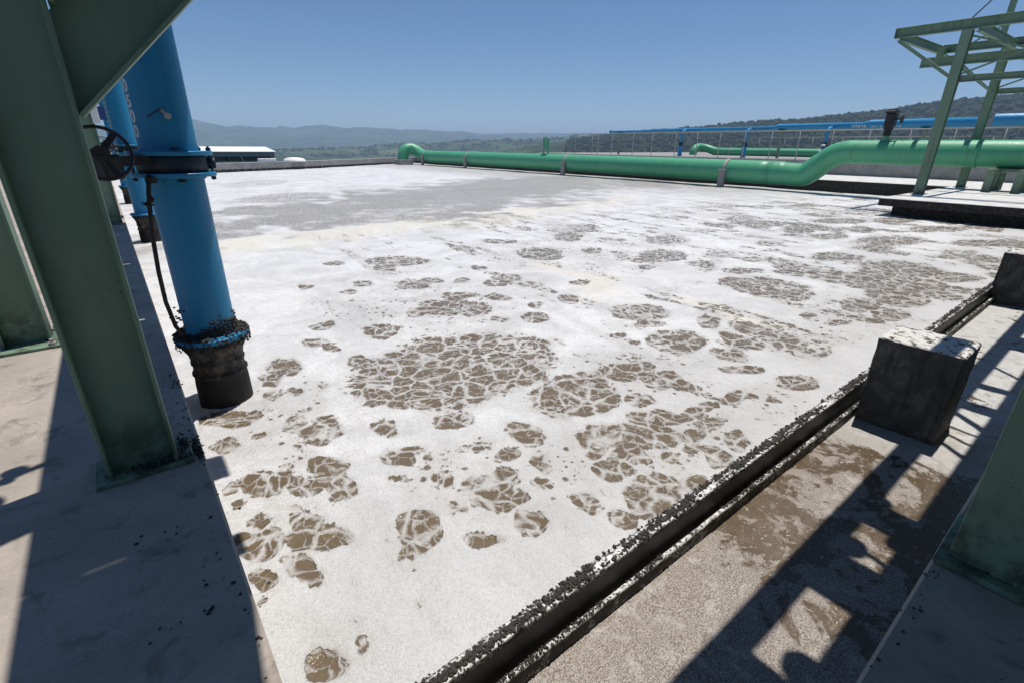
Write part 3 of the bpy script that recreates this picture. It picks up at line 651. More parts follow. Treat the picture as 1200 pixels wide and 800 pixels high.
m.box(1.25, 21, .80, .97, 3.0, 3.30); m.box(1.25, 21, -3, .575, 3.22, 3.30); m.box(-7, 21, -12, -3.01, 3.22, 3.30); m.box(-7, .18, -3, -.8, 3.22, 3.30)  # last two slabs are unseen, added behind the camera to block sky light
for x0, x1 in ((1.3, 3.1), (3.78, 4.22), (4.66, 4.98), (7.35, 7.6), (8.1, 8.25), (9.9, 10.6), (12.2, 12.5), (14, 14.3)): m.box(x0, x1, .50, .83, 3.2, 3.28)
for x0, y0, r0 in ((3.22, .60, .10), (4.34, .77, .10), (4.60, .58, .07), (5.02, .80, .07)): m.lathe([(0, 3.2), (r0, 3.2), (r0, 3.3), (0, 3.3)], (x0, y0, 0), n=24)  # unseen discs added to round off the lit patches on the channel
for x0, x1, w in ((4.30, 4.40, .035), (6.2, 6.45, .05), (6.5, 6.62, .03), (6.75, 6.80, .03), (6.9, 7.2, .08), (8.7, 9.0, .05)): m.bar((x0, .52, 3.24), (x1, .83, 3.24), w, .06)
m.build('outrigger_deck_blockers', M['grate'], t)
# unseen handwheel, hose and bracket shapes, added to cast shadows on the walkway
m = MB()
m.bar((.2, 3.52, 3.25), (-.06, 3.42, 3.25), .05, .05); m.lathe([(0, 0), (.05, 0), (.05, .1), (0, .1)], (.06, 3.52, 3.2), n=20); m.lathe([(0, 0), (.035, 0), (.03, .08), (0, .08)], (.03, 3.43, 3.2), n=16)
m.torus((-.05, 3.22, 3.25), (0, .3, 1), .085, .022, 24, 8)
m.tube([(.2, 3.02, 3.3), (.13, 3.03, 3.28), (.09, 3.10, 3.27), (.05, 3.18, 3.26), (-.02, 3.17, 3.25)], .011)
m.bar((.2, 3.02, 3.28), (-.3, 2.82, 3.28), .012, .02)
m.bar((.2, 2.94, 3.26), (-.4, 2.76, 3.26), .12, .06)
m.build('shadow_gear', M['black_iron'], t)

# ------------------------------------------------------------------ blue downpipes
def letters(txt, name, size, place, mat, parent):
    cu = bpy.data.curves.new(name, 'FONT'); cu.body = txt; cu.size = size; cu.extrude = .0008; cu.offset = .0035; cu.align_x = 'CENTER'; cu.resolution_u = 6
    ob = bpy.data.objects.new(name, cu); COL.objects.link(ob)
    bpy.context.view_layer.update()
    me = bpy.data.meshes.new_from_object(ob.evaluated_get(bpy.context.evaluated_depsgraph_get()))
    bpy.data.objects.remove(ob)
    m = MB(); m.add([place(*v.co) for v in me.vertices], [list(p.vertices) for p in me.polygons])
    o = m.build(name, mat, parent); bpy.data.meshes.remove(me); return o
def downpipe(px, py, label, detail=True):
    t = thing('blue_pipe', (px, py, W), label, 'pipe', 'blue downpipes dipping into the foam')
    r = .20
    m = MB(); m.lathe([(r, .0), (r, 1.40)], (px, py, 0.0), n=64, smooth=True); m.lathe([(r, 1.575), (r, 3.19)], (px, py, 0), n=64, smooth=True)
    pipe = m.build('pipe', M['blue'], t)
    # butterfly valve between two flanges
    for z in (1.395, 1.555):
        m = MB(); m.lathe([(r, z-.001), (r+.092, z-.001), (r+.096, z+.004), (r+.096, z+.026), (r+.092, z+.03), (r, z+.03)], (px, py, 0), n=64); m.build('flange', M['blue'], t)
    m = MB(); m.lathe([(r+.035, 1.4255), (r+.045, 1.44), (r+.045, 1.54), (r+.035, 1.5545)], (px, py, 0), n=48, smooth=True)
    m.lathe([(0, 0), (.045, 0), (.045, .07), (0, .07)], (px+r+.03, py, 1.49), axis='X', n=20)
    vb = m.build('valve_body', M['valve'], t)
    for an in ((-8, 35, 80, 125, 172) if detail else ()):
        m = MB()
        a = math.radians(an); x, y = px+(r+.068)*math.cos(a), py+(r+.068)*math.sin(a)
        m.lathe([(.009, 1.36), (.009, 1.62)], (x, y, 0), n=8)
        for z in (1.365, 1.586): m.lathe([(0, z), (.019, z), (.019, z+.024), (0, z+.024)], (x, y, 0), n=6)
        m.build('flange_bolt', M['valve'], t)
    # gearbox and handwheel
    gx, gy, gz = px-.435, py-.34, 1.50
    m = MB(); m.bar((px-.16, py-.17, gz+.03), (gx+.02, gy+.06, gz+.01), .07, .07); m.obox(Vector((gx+.02, gy+.08, gz-.02)), Vector((.8, .6, 0)), Vector((-.6, .8, 0)), Vector((0, 0, 1)), .075, .07, .085, .02)
    m.build('gearbox', M['black_iron'], t)
    hub = Vector((gx, gy-.10, gz+.075)); ax = Vector((.10, -1, .22)).normalized(); u = ax.orthogonal().normalized()
    u = (Vector((.62, 0, .78)) - ax*ax.dot(Vector((.62, 0, .78)))).normalized(); w = ax.cross(u)
    m = MB(); m.torus(hub, ax, .172, .012, 56, 10); wheel = m.build('handwheel', M['black_iron'], t)
    m = MB()
    for k in range(3):
        a = 2*math.pi*k/3; d = u*math.cos(a)+w*math.sin(a)
        m.bar(hub+d*.03, hub+d*.168, .04, .018, ax, .004)
    m.bar(hub+ax*.02, hub-ax*.13, .045, .045); m.lathe([(0, -.02), (.05, -.02), (.05, .02), (0, .02)], hub, axis='Y', n=20)
    m.build('spokes', M['black_iron'], wheel)
    # lower flange and sleeve
    m = MB(); m.lathe([(r, .052), (r+.09, .052), (r+.097, .045), (r+.097, .014), (r+.09, .008), (r, .008)], (px, py, 0), n=64); m.build('bottom_flange', M['blue'], t)
    m = MB(); m.lathe([(r+.055, .004), (r+.075, -.02), (r+.025, -.12), (r+.012, -.19), (r+.02, -.20), (r+.02, -.225), (r+.010, -.235), (r+.014, -.30), (r+.028, -.31), (r+.028, -.33), (r+.016, -.345), (r+.024, -.43), (r+.03, -.9)], (px, py, 0), n=56, smooth=True, jit=.003)
    m.build('sleeve', M['sleeve'], t)
    for k in range(20 if detail else 0):
        m = MB()
        a = 2*math.pi*k/20+random.uniform(-.05, .05); x, y = px+(r+.07)*math.cos(a), py+(r+.07)*math.sin(a)
        m.lathe([(.008, -.03-random.random()*.02), (.008, .075)], (x, y, 0), n=8); m.lathe([(0, -.02), (.018, -.02), (.018, .006), (0, .006)], (x, y, 0), n=6)
        m.build('bottom_bolt', M['clod'], t)
    if detail:
        m = MB()
        for _ in range(3200):
            a = random.uniform(0, 2*math.pi); q = random.random()
            rr = r + (.005 if q < .55 else random.uniform(.0, .10))
            # taller growth on the side that faces the walkway corner
            hmax = .035 + .20*max(0, math.cos(a+.75))**1.1*random.random()
            z = .05 + (random.random()**1.3*hmax if q < .55 else random.uniform(-.002, .014))
            if q > .55 and abs(math.atan2(math.sin(a+1.25), math.cos(a+1.25))) < .55 and random.random() < .8: continue
            m.lump((px+rr*math.cos(a), py+rr*math.sin(a), z), random.uniform(.005, .014))
        for _ in range(220):
            a = random.uniform(0, 2*math.pi); m.lump((px+(r+.098)*math.cos(a), py+(r+.098)*math.sin(a), random.uniform(-.05, .04)), random.uniform(.005, .012), 1.3)
        m.build('scum_crust', M['clod'], t)
        m = MB(); m.tube([(px-.19, py-.24, 1.42), (px-.22, py-.27, 1.28), (px-.262, py-.285, 1.0), (px-.285, py-.29, .7), (px-.29, py-.27, .45), (px-.265, py-.21, .22), (px-.22, py-.15, .08)], .016, 10)
        m.lathe([(0, 1.36), (.04, 1.36), (.04, 1.40), (0, 1.40)], (px-.18, py-.23, 0), n=16)
        for k in range(40):
            z = random.choice((1.25, 1.22, .35, .3, .2)) + random.gauss(0, .02); m.lump((px-.235+random.gauss(0, .02), py-.285+random.gauss(0, .012), z), .012)
        m.build('hose', M['rubber'], t)
        m = MB(); m.tube([(px+.02, py-.19, 1.83), (px+.02, py-.255, 1.83)], .022, 14); m.tube([(px+.02, py-.235, 1.83), (px-.015, py-.235, 1.875)], .012, 8)
        m.build('sample_tap', M['bolt'], t)
        m = MB(); m.bar((px-.02, py-.25, 1.875), (px-.11, py-.26, 1.82), .012, .010); m.build('tap_lever', M['black_iron'], t)
        for z in (1.60, 1.36):
            m = MB(); m.lathe([(0, z), (.035, z), (.028, z+.012), (0, z+.014)], (px+.02, py-r+.004, 0), n=14)
            m.build('weld_boss', M['clod'], t)
        for k, ch in enumerate('00500'):
            a0 = math.radians(-158); zc = 2.135 - k*.103
            letters(ch, 'letter', .118, lambda x, y, z: (px+(r+.0012+z)*math.cos(a0+x/r), py+(r+.0012+z)*math.sin(a0+x/r), zc+y-.04), M['letter'], t)
    return t
downpipe(.43, 4.97, 'nearest blue downpipe with handwheel valve and crusted lower flange standing in foam')
downpipe(.50, 15.05, 'second blue downpipe partly hidden behind the nearest one', False)
downpipe(.52, 25.2, 'farthest blue downpipe seen as a sliver beside the walkway', False)

# ------------------------------------------------------------------ far side of the tank
def smooth_path(P, k=8):
    P = [Vector(p) for p in P]; out = []
    Q = [2*P[0]-P[1]] + P + [2*P[-1]-P[-2]]
    for i in range(1, len(Q)-2):
        for j in range(k):
            u = j/k; a, b, c, d = Q[i-1], Q[i], Q[i+1], Q[i+2]
            out.append(.5*((2*b)+(c-a)*u+(2*a-5*b+4*c-d)*u*u+(-a+3*b-3*c+d)*u**3))
    out.append(P[-1]); return out
# concrete platform on the right
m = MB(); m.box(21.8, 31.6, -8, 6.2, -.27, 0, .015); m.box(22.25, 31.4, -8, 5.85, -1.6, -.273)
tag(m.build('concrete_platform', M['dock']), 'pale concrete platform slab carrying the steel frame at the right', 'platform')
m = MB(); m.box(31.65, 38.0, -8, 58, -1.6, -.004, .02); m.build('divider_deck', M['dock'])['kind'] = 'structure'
m = MB(); m.box(38.05, 75, -8, 44, -1.6, .90, .03); m.build('raised_deck', M['edge_wall'])['kind'] = 'structure'
# far edge wall, with black drip teeth modelled for its serrated shadow
EW = [(.2, 45.2), (6.8, 47.5), (13.3, 50.0), (20.0, 54.2), (28.6, 59.6), (36, 63)]
def ribbon(m, P, off0, off1, z0, z1):
    n = len(P); vs = []
    for i, p in enumerate(P):
        a = Vector(P[max(i-1, 0)]); b = Vector(P[min(i+1, n-1)]); d = (b-a).normalized(); nn = Vector((-d.y, d.x))
        for o_ in (off0, off1):
            for z in (z0, z1): q = Vector(p)+nn*o_; vs.append((q.x, q.y, z))
    fs = []
    for i in range(n-1):
        k, l = i*4, i*4+4
        fs += [(k, l, l+1, k+1), (k+2, k+3, l+3, l+2), (k+1, l+1, l+3, k+3), (k, k+2, l+2, l)]
    fs += [(0, 1, 3, 2), (n*4-4, n*4-2, n*4-1, n*4-3)]
    m.add(vs, fs)
t = thing('edge_wall', (14, 51, -1.5), 'low grey concrete wall along the far edge of the foam tank', 'wall')
m = MB(); ribbon(m, EW, 0, 1.2, -.42, .07); ribbon(m, EW, .35, 1.1, -1.6, -.42); m.build('coping', M['edge_wall'], t)
m = MB()
for i in range(len(EW)-2):
    a, b = Vector(EW[i]), Vector(EW[i+1]); L = (b-a).length; d = (b-a).normalized(); k = 0
    while k < L:
        p = a+d*k; h = random.uniform(.05, .14)
        m.bar((p.x, p.y, -.43-h/2), (p.x+d.x*.28, p.y+d.y*.28, -.43-h/2), .1, h); k += random.uniform(.4, .7)
m.build('drip_shadow_teeth', M['drip'], t)

# white roofed shed beyond the far wall, and two white covers on the wall
t = thing('shed', (16, 97, -3), 'long low shed with bright white roof beyond the far wall', 'shed')
m = MB()
for dz in (0,):
    vs = [(7, 94.3, .33), (23.3, 94.3, .30), (22.9, 99.5, 1.02), (7, 99.5, 1.02), (7, 94.3, .20), (23.3, 94.3, .17), (22.9, 99.5, .9), (7, 99.5, .9)]
    m.add(vs, [(0, 1, 2, 3), (4, 7, 6, 5), (0, 4, 5, 1), (1, 5, 6, 2), (2, 6, 7, 3), (3, 7, 4, 0)])
m.build('roof', M['white'], t)
m = MB(); m.box(7.2, 23.0, 94.6, 94.9, -.45, .18); m.box(7.2, 23.0, 94.7, 99.3, -3, -1.15); m.box(22.6, 22.95, 94.6, 94.95, -1.15, -.45); m.box(7.4, 22.9, 99.0, 99.3, -1.15, .88); m.build('wall', M['shed_wall'], t)
for x0, x1 in ((13.0, 15.6), (15.9, 17.7), (18.1, 20.2), (20.5, 22.5)):
    m = MB(); m.box(x0, x1, 94.80, 94.86, -1.148, -.455); m.build('window', M['olive'], t)
m = MB(); m.bar((17.75, 94.5, -.44), (18.15, 94.5, -1.25), .12, .08); m.build('strut', M['white'], t)
m = MB(); m.box(9.9+.9, 12.2, 49.7, 50.4, .072, .36, .02); tag(m.build('white_cover', M['white']), 'small square white cover on the far wall below the shed', 'cover', 'white covers on the far wall')
m = MB()
m.lathe([(.98, 0), (.95, .14), (.75, .26), (.4, .33), (0, .35)], (14.1, 51.0, .072), n=24, smooth=True)
tag(m.build('white_cover', M['white']), 'domed white cover on the far wall to the right of the shed', 'cover', 'white covers on the far wall')

# big green pipe down the right side of the tank
t = thing('green_pipe', (30, 30, W), 'big pale green pipe running along the far side of the tank with a hooked end', 'pipe', 'green pipes')
m = MB()
pa = smooth_path([(30, 14, .30), (30, 20, .32), (30, 30, .34), (30, 40, .34), (30, 50, .34), (30, 54.6, .36), (29.97, 55.7, .55), (29.75, 56.5, .92), (29.25, 56.9, 1.15), (28.65, 57.0, 1.02), (28.3, 57.0, .55), (28.2, 57.0, -.1), (28.2, 57, -.9)])
m.tube(pa, [.64]*9+[.64+0*i for i in range(len(pa)-9)], 40)
m.build('pipe_run', M['green_pipe'], t)
m = MB()
pb = smooth_path([(30, 14.0, .30), (30, 13.2, .285), (30, 12.55, .27), (30, 12.1, .40), (30, 11.15, 1.22), (30, 10.55, 1.45), (30, 9.8, 1.47), (30, 7, 1.47), (30, 0, 1.47), (30, -8, 1.47)])
m.tube(pb, [.64 if p.y > 13.4 else (.60 if p.y > 11.6 else .56) for p in pb], 40)
m.build('raised_run', M['green_pipe'], t)
for y, r_, z in ((14.0, .655, .30), (40.2, .65, .34), (27, .65, .34)):
    m = MB(); m.lathe([(.6, -.03), (r_, -.03), (r_+.004, 0), (r_, .03), (.6, .03)], (30, y, z), axis='Y', n=40); m.build('weld_ring', M['green_pipe'], t)
for y in (5.35, ):
    m = MB(); m.lathe([(.5, -.05), (.60, -.05), (.61, 0), (.60, .05), (.5, .05)], (30, y, 1.47), axis='Y', n=40); m.build('joint_ring', M['green_pipe'], t)
for y in (16.7, 30.6, 45.2, 54.3):
    s_ = thing('strap', (30, y, W), '', ''); del s_['label']; del s_['category']; bpy.data.objects.remove(s_)
    m = MB(); m.lathe([(.62, -.11), (.668, -.11), (.668, .11), (.62, .11)], (30, y, .33), axis='Y', n=40); st = m.build('strap', M['rail'], t)
    m = MB(); m.box(29.22, 29.42, y-.19, y+.19, -1.3, .36, .01); m.box(29.16, 29.50, y-.24, y+.24, .30, .42, .01); m.build('bracket', M['edge_wall'], st)
m = MB()
for zz in (2.03,): m.lathe([(0, zz), (.12, zz), (.12, zz+.05), (0, zz+.06)], (30, 8.25, 0), n=20)
m.build('cap', M['green_pipe'], t)
m = MB(); m.box(27.4, 29.0, 56.0, 57.9, -1.4, -.05, .03); m.build('end_block', M['edge_wall'], t)
# support trestle under the raised run
t = thing('pipe_support', (29.8, 4.6, 0), 'green trestle of short legs under the raised end of the green pipe', 'support')
m = MB(); m.box(28.5, 31.3, 4.40, 4.62, .72, .90, .01); m.box(28.5, 31.3, 3.5, 3.72, .72, .90, .01); m.box(29.5, 30.5, 3.5, 4.6, .80, .905, .01); m.build('beam', M['green_steel'], t)
for x in (28.7, 29.75, 30.9):
    for y in (4.51, 3.61):
        m = MB(); hcol(m, x-.15, x+.15, y-.13, y+.13, .001, .718); m.build('leg', M['green_steel'], t)
# black actuator on top of the pipe
t = thing('actuator', (30, 8.95, 2.0), 'black upright valve actuator standing on the raised green pipe', 'actuator')
m = MB(); m.lathe([(0, 1.95), (.16, 1.95), (.16, 2.1), (.12, 2.1), (.12, 2.2), (0, 2.2)], (30, 8.95, 0), n=24); m.build('stem', M['green_pipe'], t)
m = MB(); m.lathe([(0, 2.2), (.15, 2.2), (.17, 2.3), (.15, 2.45), (.2, 2.5), (.2, 2.62), (0, 2.62)], (30, 8.95, 0), n=20); m.build('gearbox', M['black_iron'], t)
m = MB(); m.box(29.72, 30.28, 8.75, 9.12, 2.6, 3.22, .05); m.box(29.66, 30.34, 8.71, 9.16, 3.2, 3.32, .03); m.box(29.74, 30.26, 8.77, 9.1, 3.3, 3.40, .03); m.build('motor', M['black_iron'], t)
m = MB(); m.lathe([(0, -.02), (.2, -.02), (.2, .02), (0, .02)], (30.0, 8.5, 2.95), axis='Y', n=24); m.bar((30, 8.75, 2.95), (30, 8.5, 2.95), .07, .07); m.build('handwheel', M['black_iron'], t)
# light green gate stand on the pipe far off
t = thing('gate_stand', (30, 33.5, .9), 'small pale green gate stand rising behind the long green pipe', 'gate stand')
m = MB(); m.box(29.95, 30.05, 33.16, 33.26, .9, 2.12, .01); m.box(29.95, 30.05, 33.76, 33.86, .9, 2.12, .01); m.box(29.93, 30.07, 33.13, 33.9, 2.12, 2.22, .01); m.build('frame', M['green_pipe'], t)
m = MB(); m.box(29.97, 30.03, 33.3, 33.72, 1.35, 2.1, .01); m.build('gate', M['green_pipe'], t)

# second green pipe on the raised deck
t = thing('green_pipe', (48, 18, .9), 'smaller second green pipe on the deck behind the railing with an arched end', 'pipe', 'green pipes')
m = MB(); m.tube(smooth_path([(48, -6, 1.22), (48, 8, 1.22), (48, 20, 1.22), (48, 27.6, 1.22), (48, 28.6, 1.3), (47.9, 29.3, 1.5), (47.5, 29.8, 1.62), (46.9, 29.9, 1.55), (46.5, 29.9, 1.2), (46.4, 29.9, .6)]), .36, 28); m.build('pipe_run', M['green_pipe'], t)
for y in (10, 18, 26.8):
    m = MB(); m.box(47.6, 48.4, y-.1, y+.1, .88, 1.0, .01); m.lathe([(.35, -.06), (.385, -.06), (.385, .06), (.35, .06)], (48, y, 1.22), axis='Y', n=28); m.build('saddle', M['rail'], t)

# high blue header on posts
t = thing('blue_header', (40, 18, 3), 'long blue header pipe carried level on posts behind the green pipe', 'pipe')
secs = [(35.2, 30.2, .095), (30.2, 18.9, .135), (18.9, 13.0, .20), (13.0, 7.3, .26), (7.3, -6, .33)]
for i, (a, b, r_) in enumerate(secs):
    z = 2.86 + r_
    m = MB(); m.lathe([(0, 0), (r_, 0), (r_, a-b-.35)], (40, b+.35 if i < 4 else b, z), axis='Y', n=28, smooth=True)
    if i < 4:
        r2 = secs[i+1][2]; z2 = 2.86+r2; vs = []
        for k in range(28):
            an = 2*math.pi*k/28; vs.append((40+r_*math.sin(an), b+.35, z+r_*math.cos(an)))
        for k in range(28):
            an = 2*math.pi*k/28; vs.append((40+r2*math.sin(an), b, z2+r2*math.cos(an)))
        m.add(vs, [(k, (k+1) % 28, 28+(k+1) % 28, 28+k) for k in range(28)], True)
    if i == 0: m.lathe([(.07, a-b-.36), (.16, a-b-.36), (.16, a-b-.30), (0, a-b-.30)], (40, b+.35, z), axis='Y', n=24)
    m.build('pipe_section', M['blue_hi'], t)
# the worn white lettering on its side is too faint to read: broken strokes only
y = 14.0
for wd in (5, 0, 2, 1, 5):
    if not wd: y -= .16; continue
    for _ in range(wd):
        m = MB(); m.box(39.776, 39.788, y-.13, y-.09, 2.93, 3.10); m.box(39.776, 39.788, y-.05, y-.015, 2.93, 3.10); m.box(39.777, 39.787, y-.10, y-.03, random.choice((2.94, 3.0, 3.06)), random.choice((3.03, 3.09))); 
        m.build('letter', M['letter'], t); y -= .175
    y -= .12
for lab, y in (('grey green post under the far capped end of the blue header', 34.0), ('grey green post carrying the blue header between two blue risers', 27.0), ('grey green post carrying the blue header left of the pipe bend', 18.6), ('grey green post under the blue header beside the black actuator', 10.0)):
    t = thing('pipe_post', (40, y, .9), lab, 'post', 'posts under the blue header')
    m = MB(); m.box(39.92, 40.08, y-.08, y+.08, .9, 2.76, .01); m.build('post', M['post'], t)
    m = MB(); m.box(39.75, 40.25, y-.22, y+.22, 2.76, 2.86, .01); m.build('saddle', M['olive'], t)
for lab, y in (('leftmost blue riser with dark collar under the blue header', 26.6), ('middle blue riser with dark collar under the blue header', 20.9), ('rightmost blue riser with dark collar just left of the pipe bend', 15.2)):
    t = thing('blue_riser', (39.3, y, .9), lab, 'pipe', 'blue risers under the header')
    m = MB(); m.lathe([(.17, .9), (.17, 1.72)], (39.3, y, 0), n=20, smooth=True); m.lathe([(0, .9), (.24, .9), (.24, .95), (.17, .95)], (39.3, y, 0), n=20); m.build('body', M['blue_hi'], t)
    m = MB(); m.lathe([(.12, 1.72), (.22, 1.74), (.22, 1.80), (.15, 1.83), (.15, 1.9), (.2, 1.92), (.2, 1.98), (0, 2.0)], (39.3, y, 0), n=20); m.build('collar', M['valve'], t)
    m = MB(); m.tube(smooth_path([(39.3, y, 1.98), (39.3, y, 2.55), (39.42, y, 2.85), (39.8, y, 2.96)]), .10, 16); m.build('upper_pipe', M['blue_hi'], t)
# small white valve by the rail
t = thing('small_valve', (38.6, 14.7, .9), 'small white and black valve beside the rightmost blue riser', 'valve')
m = MB(); m.tube([(38.6, 15.0, .9), (38.6, 15.0, 1.75)], .05, 10); m.build('stem', M['black_iron'], t)
m = MB(); m.lathe([(0, 0), (.18, .02), (.2, .2), (.1, .28), (0, .3)], (38.6, 15.0, 1.3), n=16); m.lathe([(0, 0), (.13, .02), (.13, .12), (0, .14)], (38.6, 15.0, 1.75), n=16); m.tube([(38.6, 15.0, 1.3), (38.6, 15.4, 1.1)], .07, 10); m.build('body', M['white'], t)

# railings
def railing(label, x, y0, y1, zb, zt, posts, mid=False):
    t = thing('railing', (x, (y0+y1)/2, zb), label, 'railing')
    m = MB(); m.tube([(x, y0, zt), (x, y1, zt)], .034, 10); m.build('top_rail', M['rail'], t)
    if mid: m = MB(); m.tube([(x, y0, (zb+zt)/2), (x, y1, (zb+zt)/2)], .024, 8); m.build('mid_rail', M['rail'], t)
    for y in posts:
        m = MB(); m.tube([(x, y, zb), (x, y, zt)], .030, 10); m.build('post', M['rail'], t)
railing('long grey railing running in front of the blue header', 38.25, 38.35, -4, .9, 2.74, [38.3, 35.9, 35.2, 33.4, 30.9, 28.8, 26.4, 24.4, 22.4, 20.4, 18.4, 16.5, 14.4, 12.3, 10.2, 8.1, 6.0, 4])
railing('short far railing above the second green pipe', 50.0, 25.3, 8, .9, 2.52, [25.2, 22.8, 20.4, 18, 15.6, 13.2, 10.8, 8.4], False)

# steel frame on the right hand platform
t = thing('steel_frame', (28, 5.8, 0), 'tall open green steel frame with cantilevered beams on the right platform', 'frame')
XA, XB = 24.9, 31.25
def part(name, *bars):
    m = MB()
    for b in bars: b(m)
    return m.build(name, M['green_steel'], t)
for i, x in enumerate((XA, XB)):
    zt = 5.72 if i == 0 else 5.86
    part('column', lambda m: hcol(m, x-.16, x+.16, 5.68, 5.98, .03, zt-.17, .02), lambda m: m.box(x-.25, x+.25, 5.6, 6.06, .001, .029, .005))
    part('column', lambda m: hcol(m, x-.16, x+.16, -4.3, -4.0, .03, zt-.17, .02), lambda m: m.box(x-.25, x+.25, -4.4, -3.9, .001, .029, .005))
    part('top_beam', lambda m: m.ibeam((x, 8.0, zt), (x, -6.5, zt), .2, .33, (0, 0, 1), .022, .014), lambda m: m.box(x-.1, x+.1, 8.001, 8.02, zt-.165, zt+.165))
    part('knee_brace', lambda m: m.bar((x, 7.85, zt-.26), (x, 6.0, 4.12), .12, .11, c=.004))
    part('tie_beam', lambda m: m.ibeam((x, 5.66, 4.0), (x, -3.98, 4.0), .15, .22, (0, 0, 1), .016, .012))
    part('cross_rod', lambda m: m.bar((x-.03, 5.66, 4.15), (x-.03, 2.2, 5.5), .03, .06), )
    part('cross_rod', lambda m: m.bar((x+.05, 5.66, 5.35), (x+.05, 2.2, 4.1), .03, .06))
for y in (7.85, 5.55, 1.5, -3):
    part('cross_beam', lambda m: m.ibeam((XA+.02, y, 5.62), (XB-.02, y, 5.72), .17, .30, (0, 0, 1), .02, .012))
part('hoist_beam', lambda m: m.ibeam((28.6, 8.0, 5.06), (28.6, -5, 5.06), .2, .36, (0, 0, 1), .022, .014))
part('hoist_beam', lambda m: m.ibeam((29.6, 4.7, 4.95), (29.6, -5, 4.95), .2, .3, (0, 0, 1), .022, .014))
part('hanger', lambda m: m.box(28.5, 28.7, 7.3, 7.5, 5.24, 5.6))
part('hanger', lambda m: m.box(28.5, 28.7, 2.3, 2.5, 5.24, 5.6))
part('hanger', lambda m: m.box(29.5, 29.7, 1.4, 1.6, 5.1, 5.6))
part('cross_rod', lambda m: m.bar((XA+.2, 5.83, 4.55), (XB-.2, 5.83, 4.0), .03, .07))
part('stay', lambda m: m.bar((XA, 5.83, 5.9), (XA+.4, 4.9, 7.2), .05, .05))
part('stay', lambda m: m.bar((XB, 7.2, 5.9), (XB+.1, 5.2, 7.2), .05, .05))
part('rail_post', lambda m: m.box(XB-.12, XB+.12, 6.0, 6.2, 6.03, 8.2, .005))

# ------------------------------------------------------------------ terrain to the horizon
def ridge(T, az): return np.interp(az, [a for a, e in T], [e for a, e in T])
az = np.linspace(-60, 150, 640); rr = np.unique(np.r_[np.array([0, 20, 45, 70, 80]), np.geomspace(90, 15500, 210)])
A, Rr = np.meshgrid(az, rr)
tn = lambda e: np.tan(np.radians(e))
hR = np.where(A > 41.8, tn(ridge(RIGHT, A))*2600+1.65, -70); hR = np.where(A < 41.8, -70+66*sst(30, 41.8, A), hR)
hM = np.where(A < 12, -110, tn(ridge(MID, A))*4200+1.65)
hF = tn(ridge(FAR, A))*10800+1.65
ctl_r = [0, 82, 420, 900, 2600, 3200, 4200, 5600, 10800, 15500]
ctl_h = [np.full_like(A, -3.2), np.full_like(A, -3.2), np.full_like(A, -24.), np.minimum(-46, hR), hR, np.minimum(hR-30, -85), hM, np.full_like(A, -130.), hF, hF*0-120]
Zt = np.zeros_like(A)
for i in range(len(ctl_r)-1):
    m_ = (Rr >= ctl_r[i]) & (Rr <= ctl_r[i+1]); u = (Rr-ctl_r[i])/(ctl_r[i+1]-ctl_r[i]); u = u*u*(3-2*u)
    Zt = np.where(m_, ctl_h[i]*(1-u)+ctl_h[i+1]*u, Zt)
XX, YY = Rr*np.sin(np.radians(A)), Rr*np.cos(np.radians(A))
damp = sst(90, 500, Rr)
crest = 1-.8*np.maximum.reduce([np.exp(-((Rr-c_)/(c_*.06))**2) for c_ in (2600, 4200, 10800)])
ridged = 1-np.abs(2*fbm(XX/900, YY/900, 5, 7)-1)*1.6
Zt = Zt + damp*crest*((ridged-.5)*np.clip(Rr*.014, 2, 110) + (fbm(XX/140, YY/140, 4, 9)-.5)*np.clip(Rr*.006, 1, 24)) + damp*(fbm(XX/45, YY/45, 3, 19)-.5)*np.clip(Rr*.0025, 0, 9)
wood = sst(38, 48, A)*sst(3400, 3000, Rr)*sst(150, 600, Rr)
fields = sst(2900, 3300, Rr)*sst(6600, 5000, Rr)
o = grid_mesh('terrain', XX, YY, Zt, M['terrain'], {'wood': wood, 'fields': fields}); o['kind'] = 'structure'
m = MB()
Zi = Zt
def ground(a, r_):
    ia = int(np.clip(np.searchsorted(az, a), 1, len(az)-1)); ir = int(np.clip(np.searchsorted(rr, r_), 1, len(rr)-1))
    fa = (a-az[ia-1])/(az[ia]-az[ia-1]); fr = (r_-rr[ir-1])/(rr[ir]-rr[ir-1])
    return (Zi[ir-1, ia-1]*(1-fa)+Zi[ir-1, ia]*fa)*(1-fr)+(Zi[ir, ia-1]*(1-fa)+Zi[ir, ia]*fa)*fr
for _ in range(11000):
    k = random.random()
    if k < .70: a = random.uniform(44, 95); r_ = random.gauss(2600, 60) if random.random() < .4 else random.uniform(1200, 2680); s_ = random.uniform(3.2, 8)
    else:
        a = random.uniform(12, 62); r_ = random.uniform(2900, 4300); s_ = random.uniform(4, 9)
        if vnoise(np.array([a*1.2]), np.array([r_/130]), 77)[0] < .5: continue
    z = ground(a, r_); x, y = r_*math.sin(R(a)), r_*math.cos(R(a))
    m.lump((x, y, z+s_*.55), s_*1.1, .9)
o = m.build('hillside_trees', M['trees']); o['kind'] = 'stuff'; o['label'] = 'dark scattered trees over the far hillsides'

# ------------------------------------------------------------------ air
hz = bpy.data.materials.new('haze_air'); hz.use_nodes = True; nt = hz.node_tree; nt.nodes.clear()
ou = nt.nodes.new('ShaderNodeOutputMaterial'); vo = nt.nodes.new('ShaderNodeVolumePrincipled')
vo.inputs['Color'].default_value = (.55, .72, 1, 1); vo.inputs['Density'].default_value = HAZE; vo.inputs['Anisotropy'].default_value = 0.0
nt.links.new(vo.outputs[0], ou.inputs['Volume'])
m = MB(); m.box(-15800, 15800, -15800, 15800, -180, 420)
o = m.build('haze', hz); o['kind'] = 'stuff'

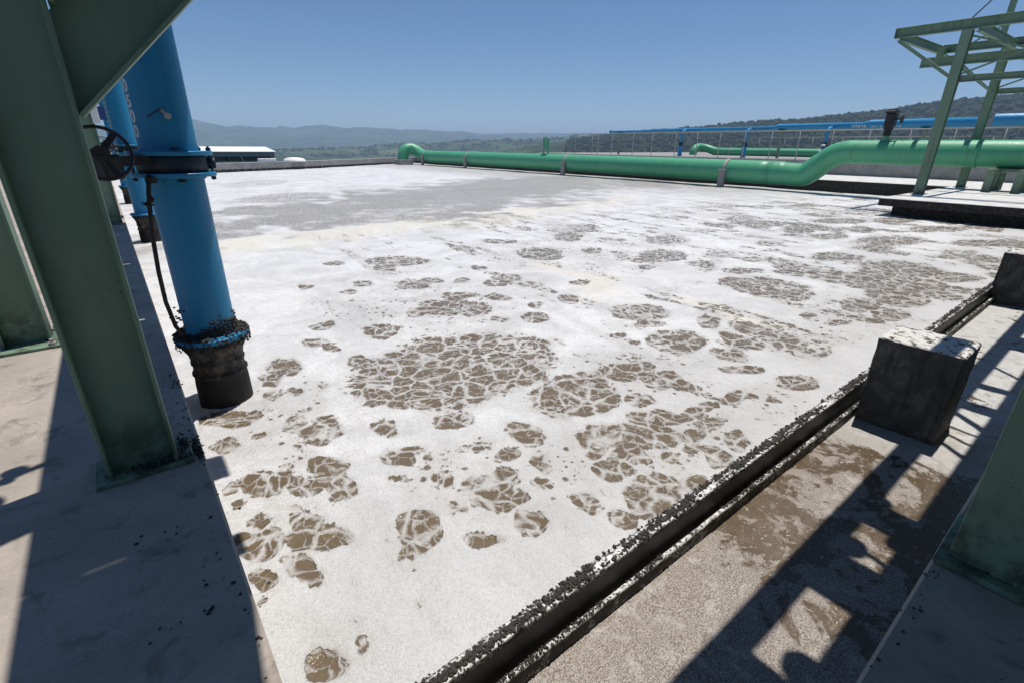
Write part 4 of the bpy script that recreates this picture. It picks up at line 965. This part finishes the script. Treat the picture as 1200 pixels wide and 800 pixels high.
# ------------------------------------------------------------------ light, sky, camera
SUN = Vector((.25, .05, 1)).normalized()
el = math.asin(SUN.z); azi = math.atan2(SUN.x, SUN.y)
w = bpy.data.worlds.new('World'); S.world = w; w.use_nodes = True; nt = w.node_tree
bg = nt.nodes['Background']; sk = nt.nodes.new('ShaderNodeTexSky'); sk.sky_type = 'NISHITA'; sk.sun_disc = False
sk.sun_elevation = el; sk.sun_rotation = azi; sk.altitude = 1600; sk.air_density = 1.0; sk.dust_density = .6; sk.ozone_density = 1.5
sk.ozone_density = 4.0; sk.altitude = 2600; sk.dust_density = 1.6
hs = nt.nodes.new('ShaderNodeHueSaturation'); hs.inputs['Saturation'].default_value = 1.12
nt.links.new(sk.outputs[0], hs.inputs['Color']); nt.links.new(hs.outputs[0], bg.inputs[0]); bg.inputs[1].default_value = SKY
ld = bpy.data.lights.new('sun', 'SUN'); ld.energy = SUNP; ld.angle = R(.53); ld.color = (1, .95, .88)
lo = bpy.data.objects.new('sun', ld); COL.objects.link(lo); lo.rotation_euler = SUN.to_track_quat('Z', 'Y').to_euler(); lo.location = (0, 0, 50)
cd = bpy.data.cameras.new('camera'); cam = bpy.data.objects.new('camera', cd); COL.objects.link(cam); S.camera = cam
cd.sensor_width = 36; cd.lens = 36*572/1200; cd.clip_start = .05; cd.clip_end = 40000
fwd_px = 572.0
Yv = Vector((115-600, 166-400, fwd_px)); dx = 587-600; dv = -(Yv.x*dx+fwd_px**2)/Yv.y
Dn = Vector((dx, dv, fwd_px)).normalized(); Yv.normalize(); Zv = -Dn; Xv = Yv.cross(Zv)
rt = Vector((Xv.x, Yv.x, Zv.x)); dn = Vector((Xv.y, Yv.y, Zv.y)); fw = Vector((Xv.z, Yv.z, Zv.z))
Mx = Matrix((rt, -dn, -fw)).transposed().to_4x4(); Mx.translation = (0, 0, 1.65); cam.matrix_world = Mx

vs = S.view_settings; S.display_settings.display_device = 'sRGB'; vs.view_transform = 'Standard'; vs.look = 'None'; vs.exposure = EXPO; vs.gamma = 1; vs.use_curve_mapping = False
S.cycles.max_bounces = 8; S.cycles.diffuse_bounces = 4; S.cycles.volume_bounces = 1; S.cycles.use_denoising = True
S.cycles.caustics_reflective = False; S.cycles.caustics_refractive = False; S.cycles.sample_clamp_indirect = 6
